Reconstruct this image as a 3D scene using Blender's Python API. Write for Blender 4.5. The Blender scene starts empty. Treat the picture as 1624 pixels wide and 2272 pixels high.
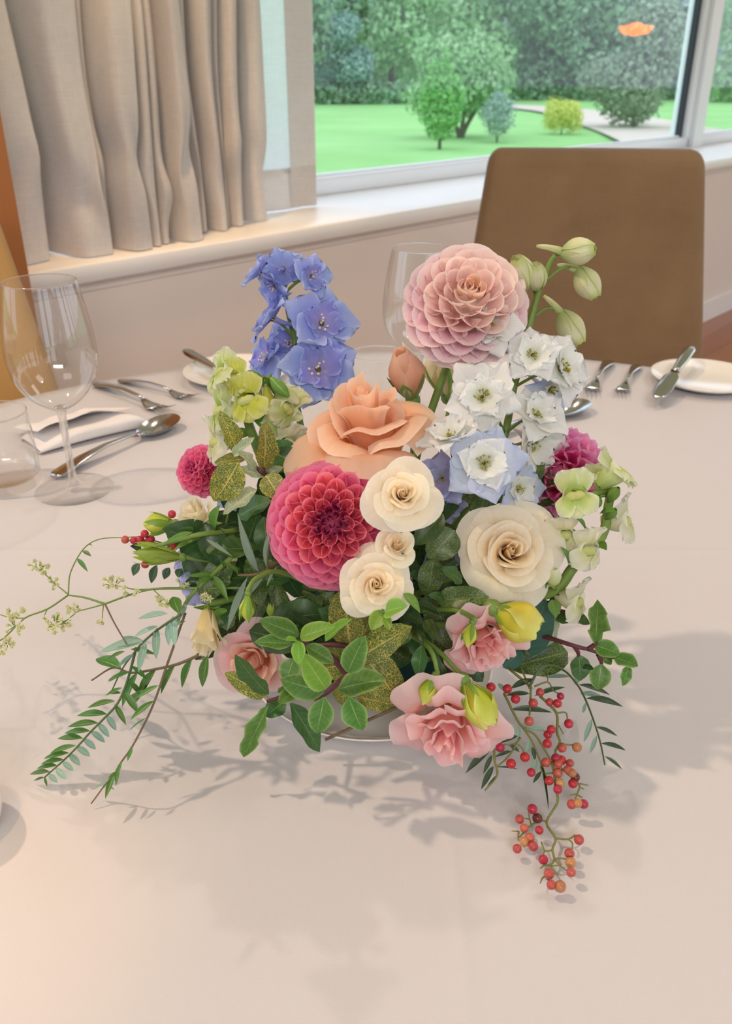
import bpy, math, random
from mathutils import Vector as V, Matrix, noise

R = math.radians
PI = math.pi
sc = bpy.context.scene
COL = sc.collection

# ------------------------------------------------------------------ camera
PITCH, FPX, CAMZ, TZ = R(27), 1900.0, 1.15, 0.75
cam_data = bpy.data.cameras.new('camera')
cam = bpy.data.objects.new('camera', cam_data)
COL.objects.link(cam)
cam.location = (0, 0, CAMZ)
cam.rotation_euler = (PI / 2 - PITCH, 0, 0)
cam_data.sensor_fit = 'VERTICAL'
cam_data.sensor_height = 36
cam_data.sensor_width = 36
cam_data.lens = 36 * FPX / 2272
cam_data.clip_start, cam_data.clip_end = 0.02, 400
cam_data.dof.use_dof = True
cam_data.dof.focus_distance = 0.56
cam_data.dof.aperture_fstop = 13.0
sc.camera = cam

# ------------------------------------------------------------------ sky, lamps, exposure
world = bpy.data.worlds.new('overcast_sky')
sc.world = world
world.use_nodes = True
bg = world.node_tree.nodes['Background']
bg.inputs[0].default_value = (0.83, 0.92, 1.08, 1)
bg.inputs[1].default_value = 1.7


def lamp(name, kind, loc, target, energy, color, **kw):
    d = bpy.data.lights.new(name, kind)
    d.energy, d.color = energy, color
    for k, v in kw.items():
        setattr(d, k, v)
    o = bpy.data.objects.new(name, d)
    COL.objects.link(o)
    o.location = loc
    o.rotation_euler = (V(target) - V(loc)).to_track_quat('-Z', 'Y').to_euler()
    return o


WARM = (1.0, 0.84, 0.76)
lamp('ceiling_downlight', 'SPOT', (-1.12, 0.72, 2.62), (0.0, 0.5, 0.75), 68, (1.0, 0.73, 0.52), spot_size=R(80), spot_blend=0.9, shadow_soft_size=0.035)
lamp('ceiling_downlight', 'SPOT', (0.25, 1.75, 2.62), (0.05, 0.6, 0.75), 24, WARM, spot_size=R(70), spot_blend=1.0, shadow_soft_size=0.03)
lamp('ceiling_downlight', 'SPOT', (-0.42, 1.72, 2.62), (-0.36, 2.10, 0.85), 85, (1.0, 0.64, 0.33), spot_size=R(42), spot_blend=1.0, shadow_soft_size=0.05)
lamp('ceiling_downlight', 'SPOT', (-0.6, -0.3, 2.62), (-0.235, 0.29, 0.75), 40, (1.0, 0.60, 0.28), spot_size=R(9), spot_blend=1.0, shadow_soft_size=0.03)
lamp('ceiling_downlight', 'SPOT', (1.3, 0.5, 2.62), (0.55, 0.8, 0.75), 10, WARM, spot_size=R(75), spot_blend=1.0, shadow_soft_size=0.06)
for x, y, e in ((-1.2, -0.9, 5), (1.9, 0.4, 6), (1.6, 2.2, 8)):
    lamp('added_fill_light', 'AREA', (x, y, 2.70), (x, y, 0), e, (1.0, 0.92, 0.93), shape='RECTANGLE', size=1.1, size_y=0.7)  # soft fill panels, added to lift the ambient light in the room

lamp('added_fill_light', 'AREA', (0.1, -2.3, 2.68), (0.0, 0.5, 0.95), 58, (1.0, 0.95, 0.94), shape='RECTANGLE', size=1.6, size_y=0.8)  # extra fill added behind the camera, tilted to brighten the flowers' near sides

vs = sc.view_settings
vs.view_transform, vs.look, vs.gamma, vs.exposure = 'Standard', 'None', 1.0, 0.14
vs.use_curve_mapping = False
sc.cycles.use_denoising = True
sc.cycles.use_adaptive_sampling = True
sc.cycles.adaptive_threshold = 0.05
sc.cycles.max_bounces = 8
sc.cycles.diffuse_bounces = 4
sc.cycles.glossy_bounces = 4
sc.cycles.transparent_max_bounces = 24
sc.cycles.transmission_bounces = 10
sc.cycles.caustics_reflective = False
sc.cycles.sample_clamp_indirect = 6

# ------------------------------------------------------------------ picture-to-place helpers
SP, CP = math.sin(PITCH), math.cos(PITCH)
RT, UP, TC = V((1, 0, 0)), V((0, SP, CP)), V((0, -CP, SP))   # right, image up, towards the camera


def ray(px, py):
    x, y = (px - 812) / FPX, (1136 - py) / FPX
    return V((x, CP + y * SP, -SP + y * CP))


def at(px, py, Y):
    r = ray(px, py)
    t = Y / r.y
    return V((r.x * t, Y, CAMZ + r.z * t))


def on(px, py, z):
    r = ray(px, py)
    t = (z - CAMZ) / r.z
    return V((r.x * t, r.y * t, z))


def msz(n, py, Y):
    return n * (Y / ray(812, py).y) / FPX


def cd(a, b, c):
    return (RT * a + UP * b + TC * c).normalized()


def lerp(a, b, t):
    return a + (b - a) * t


def frame(y=None, z=None, x=None):
    """rotation with the given z (or y) axis and a hint for the other"""
    if z is not None and x is None and y is None:
        z = z.normalized()
        y = UP - z * UP.dot(z)
        if y.length < 0.05:
            y = TC - z * TC.dot(z)
        y.normalize()
        x = y.cross(z)
    elif y is not None:
        y = y.normalized()
        z = z - y * z.dot(y)
        if z.length < 1e-4:
            z = V((0.3, 0.5, 0.8)) - y * V((0.3, 0.5, 0.8)).dot(y)
        z.normalize()
        x = y.cross(z)
    return Matrix((x, y, z)).transposed().to_4x4()


def TRS(p, rot=None, s=(1, 1, 1)):
    if not hasattr(s, '__len__'):
        s = (s, s, s)
    return Matrix.Translation(p) @ (rot or Matrix()) @ Matrix.Diagonal((*s, 1))


# ------------------------------------------------------------------ mesh and object helpers
class MB:
    def __init__(self):
        self.v, self.f, self.uv, self.mi = [], [], [], []

    def grid(self, fn, nu, nv, mi=0, flip=False):
        b = len(self.v)
        for j in range(nv + 1):
            for i in range(nu + 1):
                u, v = i / nu, j / nv
                self.v.append(tuple(fn(u, v)))
                self.uv.append((u, v))
        for j in range(nv):
            for i in range(nu):
                a = b + j * (nu + 1) + i
                q = (a, a + 1, a + nu + 2, a + nu + 1)
                self.f.append(q[::-1] if flip else q)
                self.mi.append(mi)
        return self

    def tube(self, pts, rad, n=6, mi=0, caps=True):
        pts = [V(p) for p in pts]
        m = len(pts)
        if not hasattr(rad, '__len__'):
            rad = [rad] * m
        b = len(self.v)
        prev = None
        for k in range(m):
            d = (pts[min(k + 1, m - 1)] - pts[max(k - 1, 0)])
            d = d.normalized() if d.length > 1e-9 else V((0, 0, 1))
            if prev is None:
                h = V((0, 0, 1)) if abs(d.z) < 0.9 else V((1, 0, 0))
                x = h.cross(d).normalized()
            else:
                x = (prev - d * prev.dot(d)).normalized()
            prev = x
            y = d.cross(x)
            for i in range(n):
                a = 2 * PI * i / n
                self.v.append(tuple(pts[k] + (x * math.cos(a) + y * math.sin(a)) * rad[k]))
                self.uv.append((i / n, k / max(1, m - 1)))
        for k in range(m - 1):
            for i in range(n):
                j = (i + 1) % n
                self.f.append((b + k * n + i, b + k * n + j, b + (k + 1) * n + j, b + (k + 1) * n + i))
                self.mi.append(mi)
        if caps:
            self.f.append(tuple(b + i for i in range(n))[::-1]); self.mi.append(mi)
            self.f.append(tuple(b + (m - 1) * n + i for i in range(n))); self.mi.append(mi)
        return self

    def lathe(self, prof, n=32, mi=0, M=None, closed=False):
        """prof: list of (r, z)"""
        b = len(self.v)
        m = len(prof)
        for k, (r, z) in enumerate(prof):
            for i in range(n):
                a = 2 * PI * i / n
                p = V((r * math.cos(a), r * math.sin(a), z))
                self.v.append(tuple(M @ p if M else p))
                self.uv.append((i / n, k / (m - 1)))
        for k in range(m - 1 if not closed else m):
            for i in range(n):
                j = (i + 1) % n
                k2 = (k + 1) % m
                self.f.append((b + k * n + i, b + k * n + j, b + k2 * n + j, b + k2 * n + i))
                self.mi.append(mi)
        return self

    def ball(self, c, r, n=8, mi=0, s=(1, 1, 1)):
        c = V(c)
        m = max(4, n // 2 + 1)
        pr = [(max(1e-5, r * math.sin(PI * k / m)), -r * math.cos(PI * k / m)) for k in range(m + 1)]
        self.lathe(pr, n, mi, TRS(c, None, s))
        return self

    def box(self, c, h, mi=0, M=None):
        b = len(self.v)
        for sx in (-1, 1):
            for sy in (-1, 1):
                for sz in (-1, 1):
                    p = V((c[0] + sx * h[0], c[1] + sy * h[1], c[2] + sz * h[2]))
                    self.v.append(tuple(M @ p if M else p))
                    self.uv.append(((sx + 1) / 2, (sz + 1) / 2))
        for q in ((0, 1, 3, 2), (4, 6, 7, 5), (0, 4, 5, 1), (2, 3, 7, 6), (0, 2, 6, 4), (1, 5, 7, 3)):
            self.f.append(tuple(b + i for i in q)); self.mi.append(mi)
        return self

    def mesh(self, name, mats, smooth=True):
        me = bpy.data.meshes.new(name)
        me.from_pydata(self.v, [], self.f)
        if not hasattr(mats, '__len__'):
            mats = [mats]
        for m in mats:
            me.materials.append(m)
        me.polygons.foreach_set('material_index', self.mi)
        me.polygons.foreach_set('use_smooth', [smooth] * len(self.f))
        uvl = me.uv_layers.new(name='UVMap')
        li = [0] * len(me.loops)
        me.loops.foreach_get('vertex_index', li)
        flat = []
        for i in li:
            flat.extend(self.uv[i])
        uvl.data.foreach_set('uv', flat)
        me.update()
        return me


WM = {}


def put(name, me, parent=None, M=None, label=None):
    o = bpy.data.objects.new(name, me)
    COL.objects.link(o)
    M = M or Matrix()
    WM[o.name] = M
    if parent is not None:
        o.parent = parent
        o.matrix_basis = WM[parent.name].inverted() @ M
    else:
        o.matrix_basis = M
    if label:
        o['label'] = label
    return o


def tag(o, label, cat, group=None):
    o['label'], o['category'] = label, cat
    if group:
        o['group'] = group
    return o


def thing(name, label, cat, loc=(0, 0, 0), group=None):
    return tag(put(name, None, None, Matrix.Translation(V(loc))), label, cat, group)


def struct(name, me, M=None):
    o = put(name, me, None, M)
    o['kind'] = 'structure'
    return o


def cr(pts, n=5):
    """Catmull-Rom through pts"""
    pts = [V(p) for p in pts]
    if len(pts) < 3:
        return [pts[0].lerp(pts[-1], k / n) for k in range(n + 1)]
    P = [pts[0] * 2 - pts[1]] + pts + [pts[-1] * 2 - pts[-2]]
    out = []
    for i in range(1, len(P) - 2):
        a, b, c, d = P[i - 1:i + 3]
        for k in range(n):
            t = k / n
            out.append(0.5 * (2 * b + (c - a) * t + (2 * a - 5 * b + 4 * c - d) * t * t + (3 * b - a - 3 * c + d) * t ** 3))
    out.append(pts[-1])
    return out


def bevel_box(size, bev, seg=3, shape=None):
    """rounded box mesh builder; shape(v) may bend it"""
    import bmesh
    bm = bmesh.new()
    bmesh.ops.create_cube(bm, size=1)
    for v in bm.verts:
        v.co = V((v.co.x * size[0], v.co.y * size[1], v.co.z * size[2]))
    bmesh.ops.bevel(bm, geom=bm.edges[:], offset=bev, segments=seg, profile=0.5, affect='EDGES')
    bmesh.ops.subdivide_edges(bm, edges=[e for e in bm.edges if e.calc_length() > 0.12], cuts=5, use_grid_fill=True)
    mb = MB()
    for v in bm.verts:
        mb.v.append(tuple(shape(v.co.copy()) if shape else v.co))
        mb.uv.append((v.co.x / size[0] + .5, v.co.z / size[2] + .5))
    bm.verts.index_update()
    for f in bm.faces:
        mb.f.append(tuple(v.index for v in f.verts)); mb.mi.append(0)
    bm.free()
    return mb


# ------------------------------------------------------------------ materials
def hx(h):
    out = []
    for i in (0, 2, 4):
        c = int(h[i:i + 2], 16) / 255
        out.append(c / 12.92 if c <= 0.04045 else ((c + 0.055) / 1.055) ** 2.4)
    return (*out, 1)


class NT:
    def __init__(self, name):
        self.m = bpy.data.materials.new(name)
        self.m.use_nodes = True
        self.t = self.m.node_tree
        self.t.nodes.clear()
        self.out = self.n('ShaderNodeOutputMaterial')

    def n(self, kind, ins=None, **kw):
        nd = self.t.nodes.new(kind)
        for k, v in kw.items():
            setattr(nd, k, v)
        for k, v in (ins or {}).items():
            self.set(nd.inputs[k], v)
        return nd

    def set(self, sock, v):
        if isinstance(v, bpy.types.NodeSocket):
            self.t.links.new(v, sock)
        else:
            sock.default_value = v

    def math(self, op, a, b=0.0, c=None):
        nd = self.n('ShaderNodeMath', operation=op)
        self.set(nd.inputs[0], a)
        self.set(nd.inputs[1], b)
        if c is not None:
            self.set(nd.inputs[2], c)
        return nd.outputs[0]

    def mix(self, f, a, b, mode='MIX'):
        nd = self.n('ShaderNodeMix', data_type='RGBA', blend_type=mode)
        self.set(nd.inputs[0], f)
        self.set(nd.inputs[6], a)
        self.set(nd.inputs[7], b)
        return nd.outputs[2]

    def ramp(self, f, stops, interp='LINEAR'):
        nd = self.n('ShaderNodeValToRGB')
        self.set(nd.inputs[0], f)
        e = nd.color_ramp.elements
        nd.color_ramp.interpolation = interp
        while len(e) < len(stops):
            e.new(0.5)
        for el, (p, c) in zip(e, stops):
            el.position, el.color = p, c
        return nd.outputs[0]

    def uv(self):
        s = self.n('ShaderNodeSeparateXYZ')
        self.t.links.new(self.n('ShaderNodeUVMap').outputs[0], s.inputs[0])
        return s.outputs[0], s.outputs[1]

    def uvec(self, sx, sy):
        mp = self.n('ShaderNodeMapping', {'Scale': (sx, sy, 1)})
        self.t.links.new(self.n('ShaderNodeUVMap').outputs[0], mp.inputs[0])
        oi = self.n('ShaderNodeObjectInfo')
        ad = self.n('ShaderNodeVectorMath', operation='ADD')
        self.t.links.new(mp.outputs[0], ad.inputs[0])
        ml = self.n('ShaderNodeVectorMath', operation='SCALE')
        ml.inputs[0].default_value = (37, 53, 0)
        self.t.links.new(oi.outputs['Random'], ml.inputs['Scale'])
        self.t.links.new(ml.outputs[0], ad.inputs[1])
        return ad.outputs[0]

    def noise(self, vec, scale, detail=2, rough=0.5):
        nd = self.n('ShaderNodeTexNoise', {'Scale': scale, 'Detail': detail, 'Roughness': rough})
        if vec is not None:
            self.t.links.new(vec, nd.inputs['Vector'])
        return nd.outputs[0]

    def vary(self, col, hue=0.008, val=0.1):
        oi = self.n('ShaderNodeObjectInfo')
        r = oi.outputs['Random']
        hs = self.n('ShaderNodeHueSaturation')
        self.set(hs.inputs['Hue'], self.math('MULTIPLY_ADD', r, hue * 2, 0.5 - hue))
        self.set(hs.inputs['Value'], self.math('MULTIPLY_ADD', r, val * 2, 1 - val))
        self.set(hs.inputs['Color'], col)
        return hs.outputs[0]

    def bump(self, h, strength=0.2, dist=0.001):
        nd = self.n('ShaderNodeBump', {'Strength': strength, 'Distance': dist})
        self.set(nd.inputs['Height'], h)
        return nd.outputs[0]

    def finish(self, col, rough=0.5, tr=0.0, spec=0.4, metal=0.0, normal=None, trcol=None, sheen=0.0, sss=0.0):
        p = self.n('ShaderNodeBsdfPrincipled', {'Base Color': col, 'Roughness': rough, 'Metallic': metal, 'Specular IOR Level': spec})
        if sheen:
            p.inputs['Sheen Weight'].default_value = sheen
        if normal is not None:
            self.set(p.inputs['Normal'], normal)
        if sss:
            p.inputs['Subsurface Weight'].default_value = sss
            p.inputs['Subsurface Radius'].default_value = (0.004, 0.003, 0.002)
            p.inputs['Subsurface Scale'].default_value = 1.0
        s = p.outputs[0]
        if tr:
            t = self.n('ShaderNodeBsdfTranslucent')
            self.set(t.inputs[0], trcol if trcol is not None else col)
            mx = self.n('ShaderNodeMixShader', {0: tr})
            self.t.links.new(s, mx.inputs[1])
            self.t.links.new(t.outputs[0], mx.inputs[2])
            s = mx.outputs[0]
        self.t.links.new(s, self.out.inputs[0])
        return self.m


def petal_mat(name, stops, edge=None, tr=0.45, rough=0.55, streak=0.06, hue=0.008, val=0.06, edge_pow=5.0):
    b = NT(name)
    u, v = b.uv()
    col = b.ramp(v, [(p, hx(c)) for p, c in stops])
    if edge:
        a = b.math('ABSOLUTE', b.math('MULTIPLY_ADD', u, 2.0, -1.0))
        m = b.math('MAXIMUM', b.math('POWER', a, edge_pow), b.math('POWER', v, edge_pow * 2.2))
        col = b.mix(m, col, hx(edge))
    st = b.noise(b.uvec(26, 2.2), 1.0, 2)
    k = b.math('MULTIPLY_ADD', st, streak * 2, 1 - streak)
    col = b.mix(1.0, col, k, 'MULTIPLY')
    nd = b.t.nodes[-1]
    col = b.vary(col, hue, val)
    return b.finish(col, rough, tr, spec=0.25, normal=b.bump(st, 0.25, 0.0006))


def leaf_mat(name, c1, c2, vein, rough=0.42, tr=0.22, edge=None, net=None, net_scale=16, veinw=0.035, side=True, val=0.16):
    b = NT(name)
    u, v = b.uv()
    a = b.math('ABSOLUTE', b.math('MULTIPLY_ADD', u, 2.0, -1.0))
    col = b.mix(b.noise(b.uvec(3, 4), 1.5, 3), hx(c1), hx(c2))
    if net:
        vec = b.uvec(1, 1.5)
        warp = b.n('ShaderNodeTexNoise', {'Scale': 5.0, 'Detail': 2.0})
        b.t.links.new(vec, warp.inputs['Vector'])
        mx = b.n('ShaderNodeMix', data_type='VECTOR')
        mx.inputs[0].default_value = 0.12
        b.t.links.new(vec, mx.inputs[4])
        b.t.links.new(warp.outputs[1], mx.inputs[5])
        vo = b.n('ShaderNodeTexVoronoi', {'Scale': float(net_scale)}, feature='DISTANCE_TO_EDGE')
        b.t.links.new(mx.outputs[1], vo.inputs['Vector'])
        patch = b.math('MULTIPLY_ADD', b.noise(vec, 4.0, 2), 0.15, -0.015)
        m = b.math('LESS_THAN', vo.outputs[0], patch)
        col = b.mix(b.math('MULTIPLY', m, 0.85), col, hx(net))
    if side:
        w = b.math('SINE', b.math('MULTIPLY_ADD', a, -9.0, b.math('MULTIPLY', v, 46.0)))
        m = b.math('GREATER_THAN', w, 0.93)
        col = b.mix(b.math('MULTIPLY', m, 0.15), col, hx(vein))
    if edge:
        col = b.mix(b.math('POWER', a, 7.0), col, hx(edge))
    m = b.math('LESS_THAN', a, b.math('MULTIPLY_ADD', v, -veinw * 0.7, veinw))
    col = b.mix(b.math('MULTIPLY', m, 0.8), col, hx(vein))
    col = b.vary(col, 0.012, val)
    return b.finish(col, rough, tr, spec=0.45, normal=b.bump(b.math('MULTIPLY', m, -1.0), 0.3, 0.0008))


def plain(name, c, rough=0.5, metal=0.0, spec=0.5, nscale=None, namt=0.1, bump=0.0, bscale=200, tr=0.0, sheen=0.0, sss=0.0, hue=0.0, val=0.0):
    b = NT(name)
    col = hx(c)
    tc = b.n('ShaderNodeTexCoord').outputs['Object']
    if nscale:
        n = b.noise(tc, nscale, 4)
        col = b.mix(1.0, col, b.math('MULTIPLY_ADD', n, namt * 2, 1 - namt), 'MULTIPLY')
    if val or hue:
        if not isinstance(col, bpy.types.NodeSocket):
            rgb = b.n('ShaderNodeRGB'); rgb.outputs[0].default_value = col; col = rgb.outputs[0]
        col = b.vary(col, hue, val)
    nm = b.bump(b.noise(tc, bscale, 2), bump, 0.0005) if bump else None
    return b.finish(col, rough, tr, spec, metal, nm, sheen=sheen, sss=sss)


def fabric(name, c, scale=900, tr=0.0, amt=0.10, rough=0.9, big=0.06):
    b = NT(name)
    tc = b.n('ShaderNodeTexCoord').outputs['Object']
    mp = b.n('ShaderNodeMapping', {'Scale': (1, 1, 0.06)})
    b.t.links.new(tc, mp.inputs[0])
    mp2 = b.n('ShaderNodeMapping', {'Scale': (0.06, 0.06, 1)})
    b.t.links.new(tc, mp2.inputs[0])
    n1, n2 = b.noise(mp.outputs[0], scale, 1), b.noise(mp2.outputs[0], scale, 1)
    w = b.math('ADD', b.math('MULTIPLY', n1, 0.5), b.math('MULTIPLY', n2, 0.5))
    k = b.math('MULTIPLY_ADD', w, amt * 4, 1 - amt * 2)
    k = b.math('MULTIPLY', k, b.math('MULTIPLY_ADD', b.noise(tc, 9, 3), big * 2, 1 - big))
    col = b.mix(1.0, hx(c), k, 'MULTIPLY')
    return b.finish(col, rough, tr, spec=0.1, normal=b.bump(w, 0.35, 0.0008), sheen=0.15)


def thin_glass(name, tint=(1, 1, 1, 1), ior=1.5, boost=1.0):
    b = NT(name)
    lw = b.n('ShaderNodeLayerWeight', {'Blend': 0.5})
    r0 = ((ior - 1) / (ior + 1)) ** 2
    f = b.math('MINIMUM', b.math('MULTIPLY', b.math('MULTIPLY_ADD', b.math('POWER', lw.outputs['Facing'], 5.0), 1 - r0, r0), boost), 1.0)
    t = b.n('ShaderNodeBsdfTransparent', {0: tint})
    g = b.n('ShaderNodeBsdfGlossy', {'Roughness': 0.02})
    mx = b.n('ShaderNodeMixShader')
    b.set(mx.inputs[0], f)
    b.t.links.new(t.outputs[0], mx.inputs[1])
    b.t.links.new(g.outputs[0], mx.inputs[2])
    b.t.links.new(mx.outputs[0], b.out.inputs[0])
    return b.m


def solid_glass(name, ior=1.5, clear=0.35):
    b = NT(name)
    t = b.n('ShaderNodeBsdfTransparent')
    g = b.n('ShaderNodeBsdfGlass', {'Roughness': 0.0, 'IOR': ior})
    mx = b.n('ShaderNodeMixShader', {0: clear})
    b.t.links.new(g.outputs[0], mx.inputs[1])
    b.t.links.new(t.outputs[0], mx.inputs[2])
    b.t.links.new(mx.outputs[0], b.out.inputs[0])
    return b.m

# ================================================================== THE ROOM
SILLZ = 0.80
P0 = on(90, 598, SILLZ)
AZ = R(42)
WD = V((math.sin(AZ), math.cos(AZ), 0))          # along the window wall
WO = V((-math.cos(AZ), math.sin(AZ), 0))         # outwards through the window
WALLM = Matrix((WD, WO, V((0, 0, 1)))).transposed().to_4x4()
WALLM.translation = V((P0.x, P0.y, 0))           # local x = along, y = outwards, z = height

paint = plain('wall_paint', 'efe3da', 0.7, nscale=3, namt=0.03, bump=0.15, bscale=400, spec=0.2)
sillp = plain('sill_paint', 'f4f0ec', 0.32, nscale=5, namt=0.03)
framep = plain('window_frame_enamel', 'f1f5fa', 0.35)
gasket = plain('window_gasket', '2b3440', 0.5)
pane = thin_glass('window_glass', (0.97, 0.99, 0.985, 1), 1.5, 1.0)
timber = NT('timber')
tc = timber.n('ShaderNodeTexCoord').outputs['Object']
mp = timber.n('ShaderNodeMapping', {'Scale': (30, 30, 1.5)})
timber.t.links.new(tc, mp.inputs[0])
tn = timber.noise(mp.outputs[0], 1.0, 4)
timber_m = timber.finish(timber.mix(tn, hx('a5602c'), hx('c98245')), 0.4, normal=timber.bump(tn, 0.1))

DEP = 0.43
S1 = (WALLM.inverted() @ V((0, 0, 0))).x


def wbox(name, s0, s1, o0, o1, z0, z1, mat, parent=None, label=None):
    mb = MB().box(((s0 + s1) / 2, (o0 + o1) / 2, (z0 + z1) / 2), ((s1 - s0) / 2, (o1 - o0) / 2, (z1 - z0) / 2))
    me = mb.mesh(name, mat, False)
    if parent is None:
        return struct(name, me, WALLM)
    return put(name, me, parent, WALLM, label)


# wall under the window, its ledge, the sill board
wbox('wall_window', -3.0, 9.0, 0.012, 0.60, 0.0, SILLZ - 0.035, paint)
wbox('wall_lower', -3.0, 9.0, 0.0, 0.05, 0.0, SILLZ - 0.062, paint)
sl = bevel_box((12.0, DEP + 0.03, 0.042), 0.006, 2)
struct('trim_1', sl.mesh('sill_board', sillp), WALLM @ Matrix.Translation((3.0, DEP / 2 - 0.0, SILLZ - 0.021)))
wbox('baseboard_window', -3.0, 9.0, -0.014, 0.02, 0.0, 0.10, sillp)
wbox('wall_above', -3.0, 9.0, DEP - 0.06, 0.60, 2.32, 2.75, paint)
wbox('trim_2', -0.75, -0.042, -0.03, 0.34, 0.0, 2.75, timber_m)

# window 1 and window 2: rails, jambs, gasket, pane
SM = (WALLM.inverted() @ at(1530, 285, 5.08)).x     # mullion position along the wall


def window(name, s0, s1):
    w = thing(name, '', '')
    del w['label'], w['category']
    w['kind'] = 'structure'
    for nm, a, b_, c, d in (('bottom_rail', s0, s1, SILLZ - 0.002, SILLZ + 0.052), ('top_rail', s0, s1, 2.22, 2.30),
                            ('jamb', s0, s0 + 0.05, SILLZ, 2.3), ('jamb', s1 - 0.05, s1, SILLZ, 2.3)):
        mb = bevel_box((b_ - a, 0.09, d - c), 0.008, 2)
        put(nm, mb.mesh(nm, framep), w, WALLM @ Matrix.Translation(((a + b_) / 2, DEP + 0.045, (c + d) / 2)))
    g = 0.014
    for a, b_, c, d in ((s0 + .05, s1 - .05, SILLZ + 0.052, SILLZ + 0.06), (s0 + .05, s1 - .05, 2.20, 2.22),
                        (s0 + .05, s0 + .05 + g, SILLZ + 0.052, 2.22), (s1 - .05 - 2.6 * g, s1 - .05, SILLZ + 0.052, 2.22)):
        wbox('gasket', a, b_, DEP + 0.03, DEP + 0.055, c, d, gasket if b_ - a < 1 else framep, w)
    mb = MB().box(((s0 + s1) / 2, DEP + 0.045, (SILLZ + 2.25) / 2), ((s1 - s0) / 2 - 0.055, 0.0005, (2.25 - SILLZ) / 2 - 0.02))
    mb2 = MB()
    mb2.grid(lambda u, v: (lerp(s0 + .05, s1 - .05, u), DEP + 0.045, lerp(SILLZ + 0.05, 2.22, v)), 1, 1)
    put('pane', mb2.mesh('pane', pane, False), w, WALLM)


window('window_1', -2.4, SM + 0.05)
window('window_2', SM + 0.17, 8.8)
wbox('trim_3', SM + 0.05, SM + 0.17, DEP - 0.02, DEP + 0.12, SILLZ - 0.002, 2.3, framep)

# floor of boards and ceiling
floor_b = NT('floor_planks')
tc = floor_b.n('ShaderNodeTexCoord').outputs['Object']
mp = floor_b.n('ShaderNodeMapping', {'Scale': (2, 40, 1)})
floor_b.t.links.new(tc, mp.inputs[0])
fn_ = floor_b.noise(mp.outputs[0], 1.0, 4)
floor_m = floor_b.finish(floor_b.vary(floor_b.mix(fn_, hx('9a5a2e'), hx('bb7740')), 0.01, 0.12), 0.35)
fl = struct('floor', MB().box((2.0, -2.7, -0.06), (7.0, 3.3, 0.025)).mesh('floor', floor_m, False), WALLM)
pk = MB().box((0, 0, 0), (0.895, 0.064, 0.016)).mesh('plank', floor_m, False)
for j in range(22):
    for i in range(-3, 4):
        put('plank', pk, fl, WALLM @ Matrix.Translation((0.4 + i * 1.8 + (j % 3) * 0.6, -0.07 - j * 0.13, -0.017)))
ceil_m = plain('ceiling_paint', 'efe9e0', 0.8)
struct('ceiling', MB().box((2.0, -2.7, 2.8), (7.0, 3.3, 0.05)).mesh('ceiling', ceil_m, False), WALLM)
# the far side of the room behind the camera: piers with tall windows between them
wbox('wall_end', -5.2, -5.0, -6.0, 0.6, 0, 2.75, paint)
wbox('wall_garden', -5.0, 9.0, -6.2, -6.0, 0, 0.35, paint)
wbox('wall_lintel', -5.0, 9.0, -6.2, -6.0, 2.45, 2.75, paint)
for k in range(8):
    wbox('wall_pier', -5.0 + k * 1.9, -4.55 + k * 1.9, -6.2, -6.0, 0.35, 2.45, paint)

# ------------------------------------------------------------------ outside
GZ = -1.35
lawn_b = NT('lawn_grass')
tc = lawn_b.n('ShaderNodeTexCoord').outputs['Object']
lawn_m = lawn_b.finish(lawn_b.mix(lawn_b.noise(tc, 0.18, 6, .65), hx('78ae5e'), hx('aad896')), 0.9, spec=0.05)
lawn = MB()
lawn.grid(lambda u, v: (lerp(-160, 220, u), lerp(-40, 260, v), GZ + 0.12 * noise.noise(V((u * 30, v * 24, 0)))), 60, 60)
lw = struct('lawn', lawn.mesh('lawn', lawn_m))
path_m = plain('path_gravel', 'cdbfb2', 0.9, nscale=1.0, namt=0.1)
ppts = [on(x, y, GZ + 0.14) for x, y in ((1090, 236), (1190, 246), (1262, 268), (1330, 292), (1420, 330), (1560, 360))]
pp2 = [on(x, y, GZ + 0.14) for x, y in ((1130, 231), (1260, 238), (1370, 250), (1470, 264), (1560, 280), (1680, 300))]
pa, pb = cr(ppts, 6), cr(pp2, 6)
struct('path', MB().grid(lambda u, v: pa[round(v * (len(pa) - 1))].lerp(pb[round(v * (len(pb) - 1))], u), 2, len(pa) - 1).mesh('path', path_m))


def foliage_mat(name, a, b_, tr=0.25):
    b = NT(name)
    ge = b.n('ShaderNodeNewGeometry')
    col = b.mix(ge.outputs['Random Per Island'], hx(a), hx(b_))
    return b.finish(col, 0.7, tr, spec=0.15)


bark = plain('bark', '5a5147', 0.9, nscale=8, namt=0.3)
F = {k: foliage_mat('foliage_' + k, *v) for k, v in {
    'blue': ('7fa79c', 'bcd6cc'), 'mid': ('78ac6c', 'b4d6a4'), 'dark': ('6d9670', 'a2c29e'), 'bright': ('64a858', '9ed284'),
    'grey': ('8aa89c', 'b8cabf'), 'olive': ('748c72', 'a6b99c'), 'gold': ('c3cf5a', 'e6e98c')}.items()}


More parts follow.
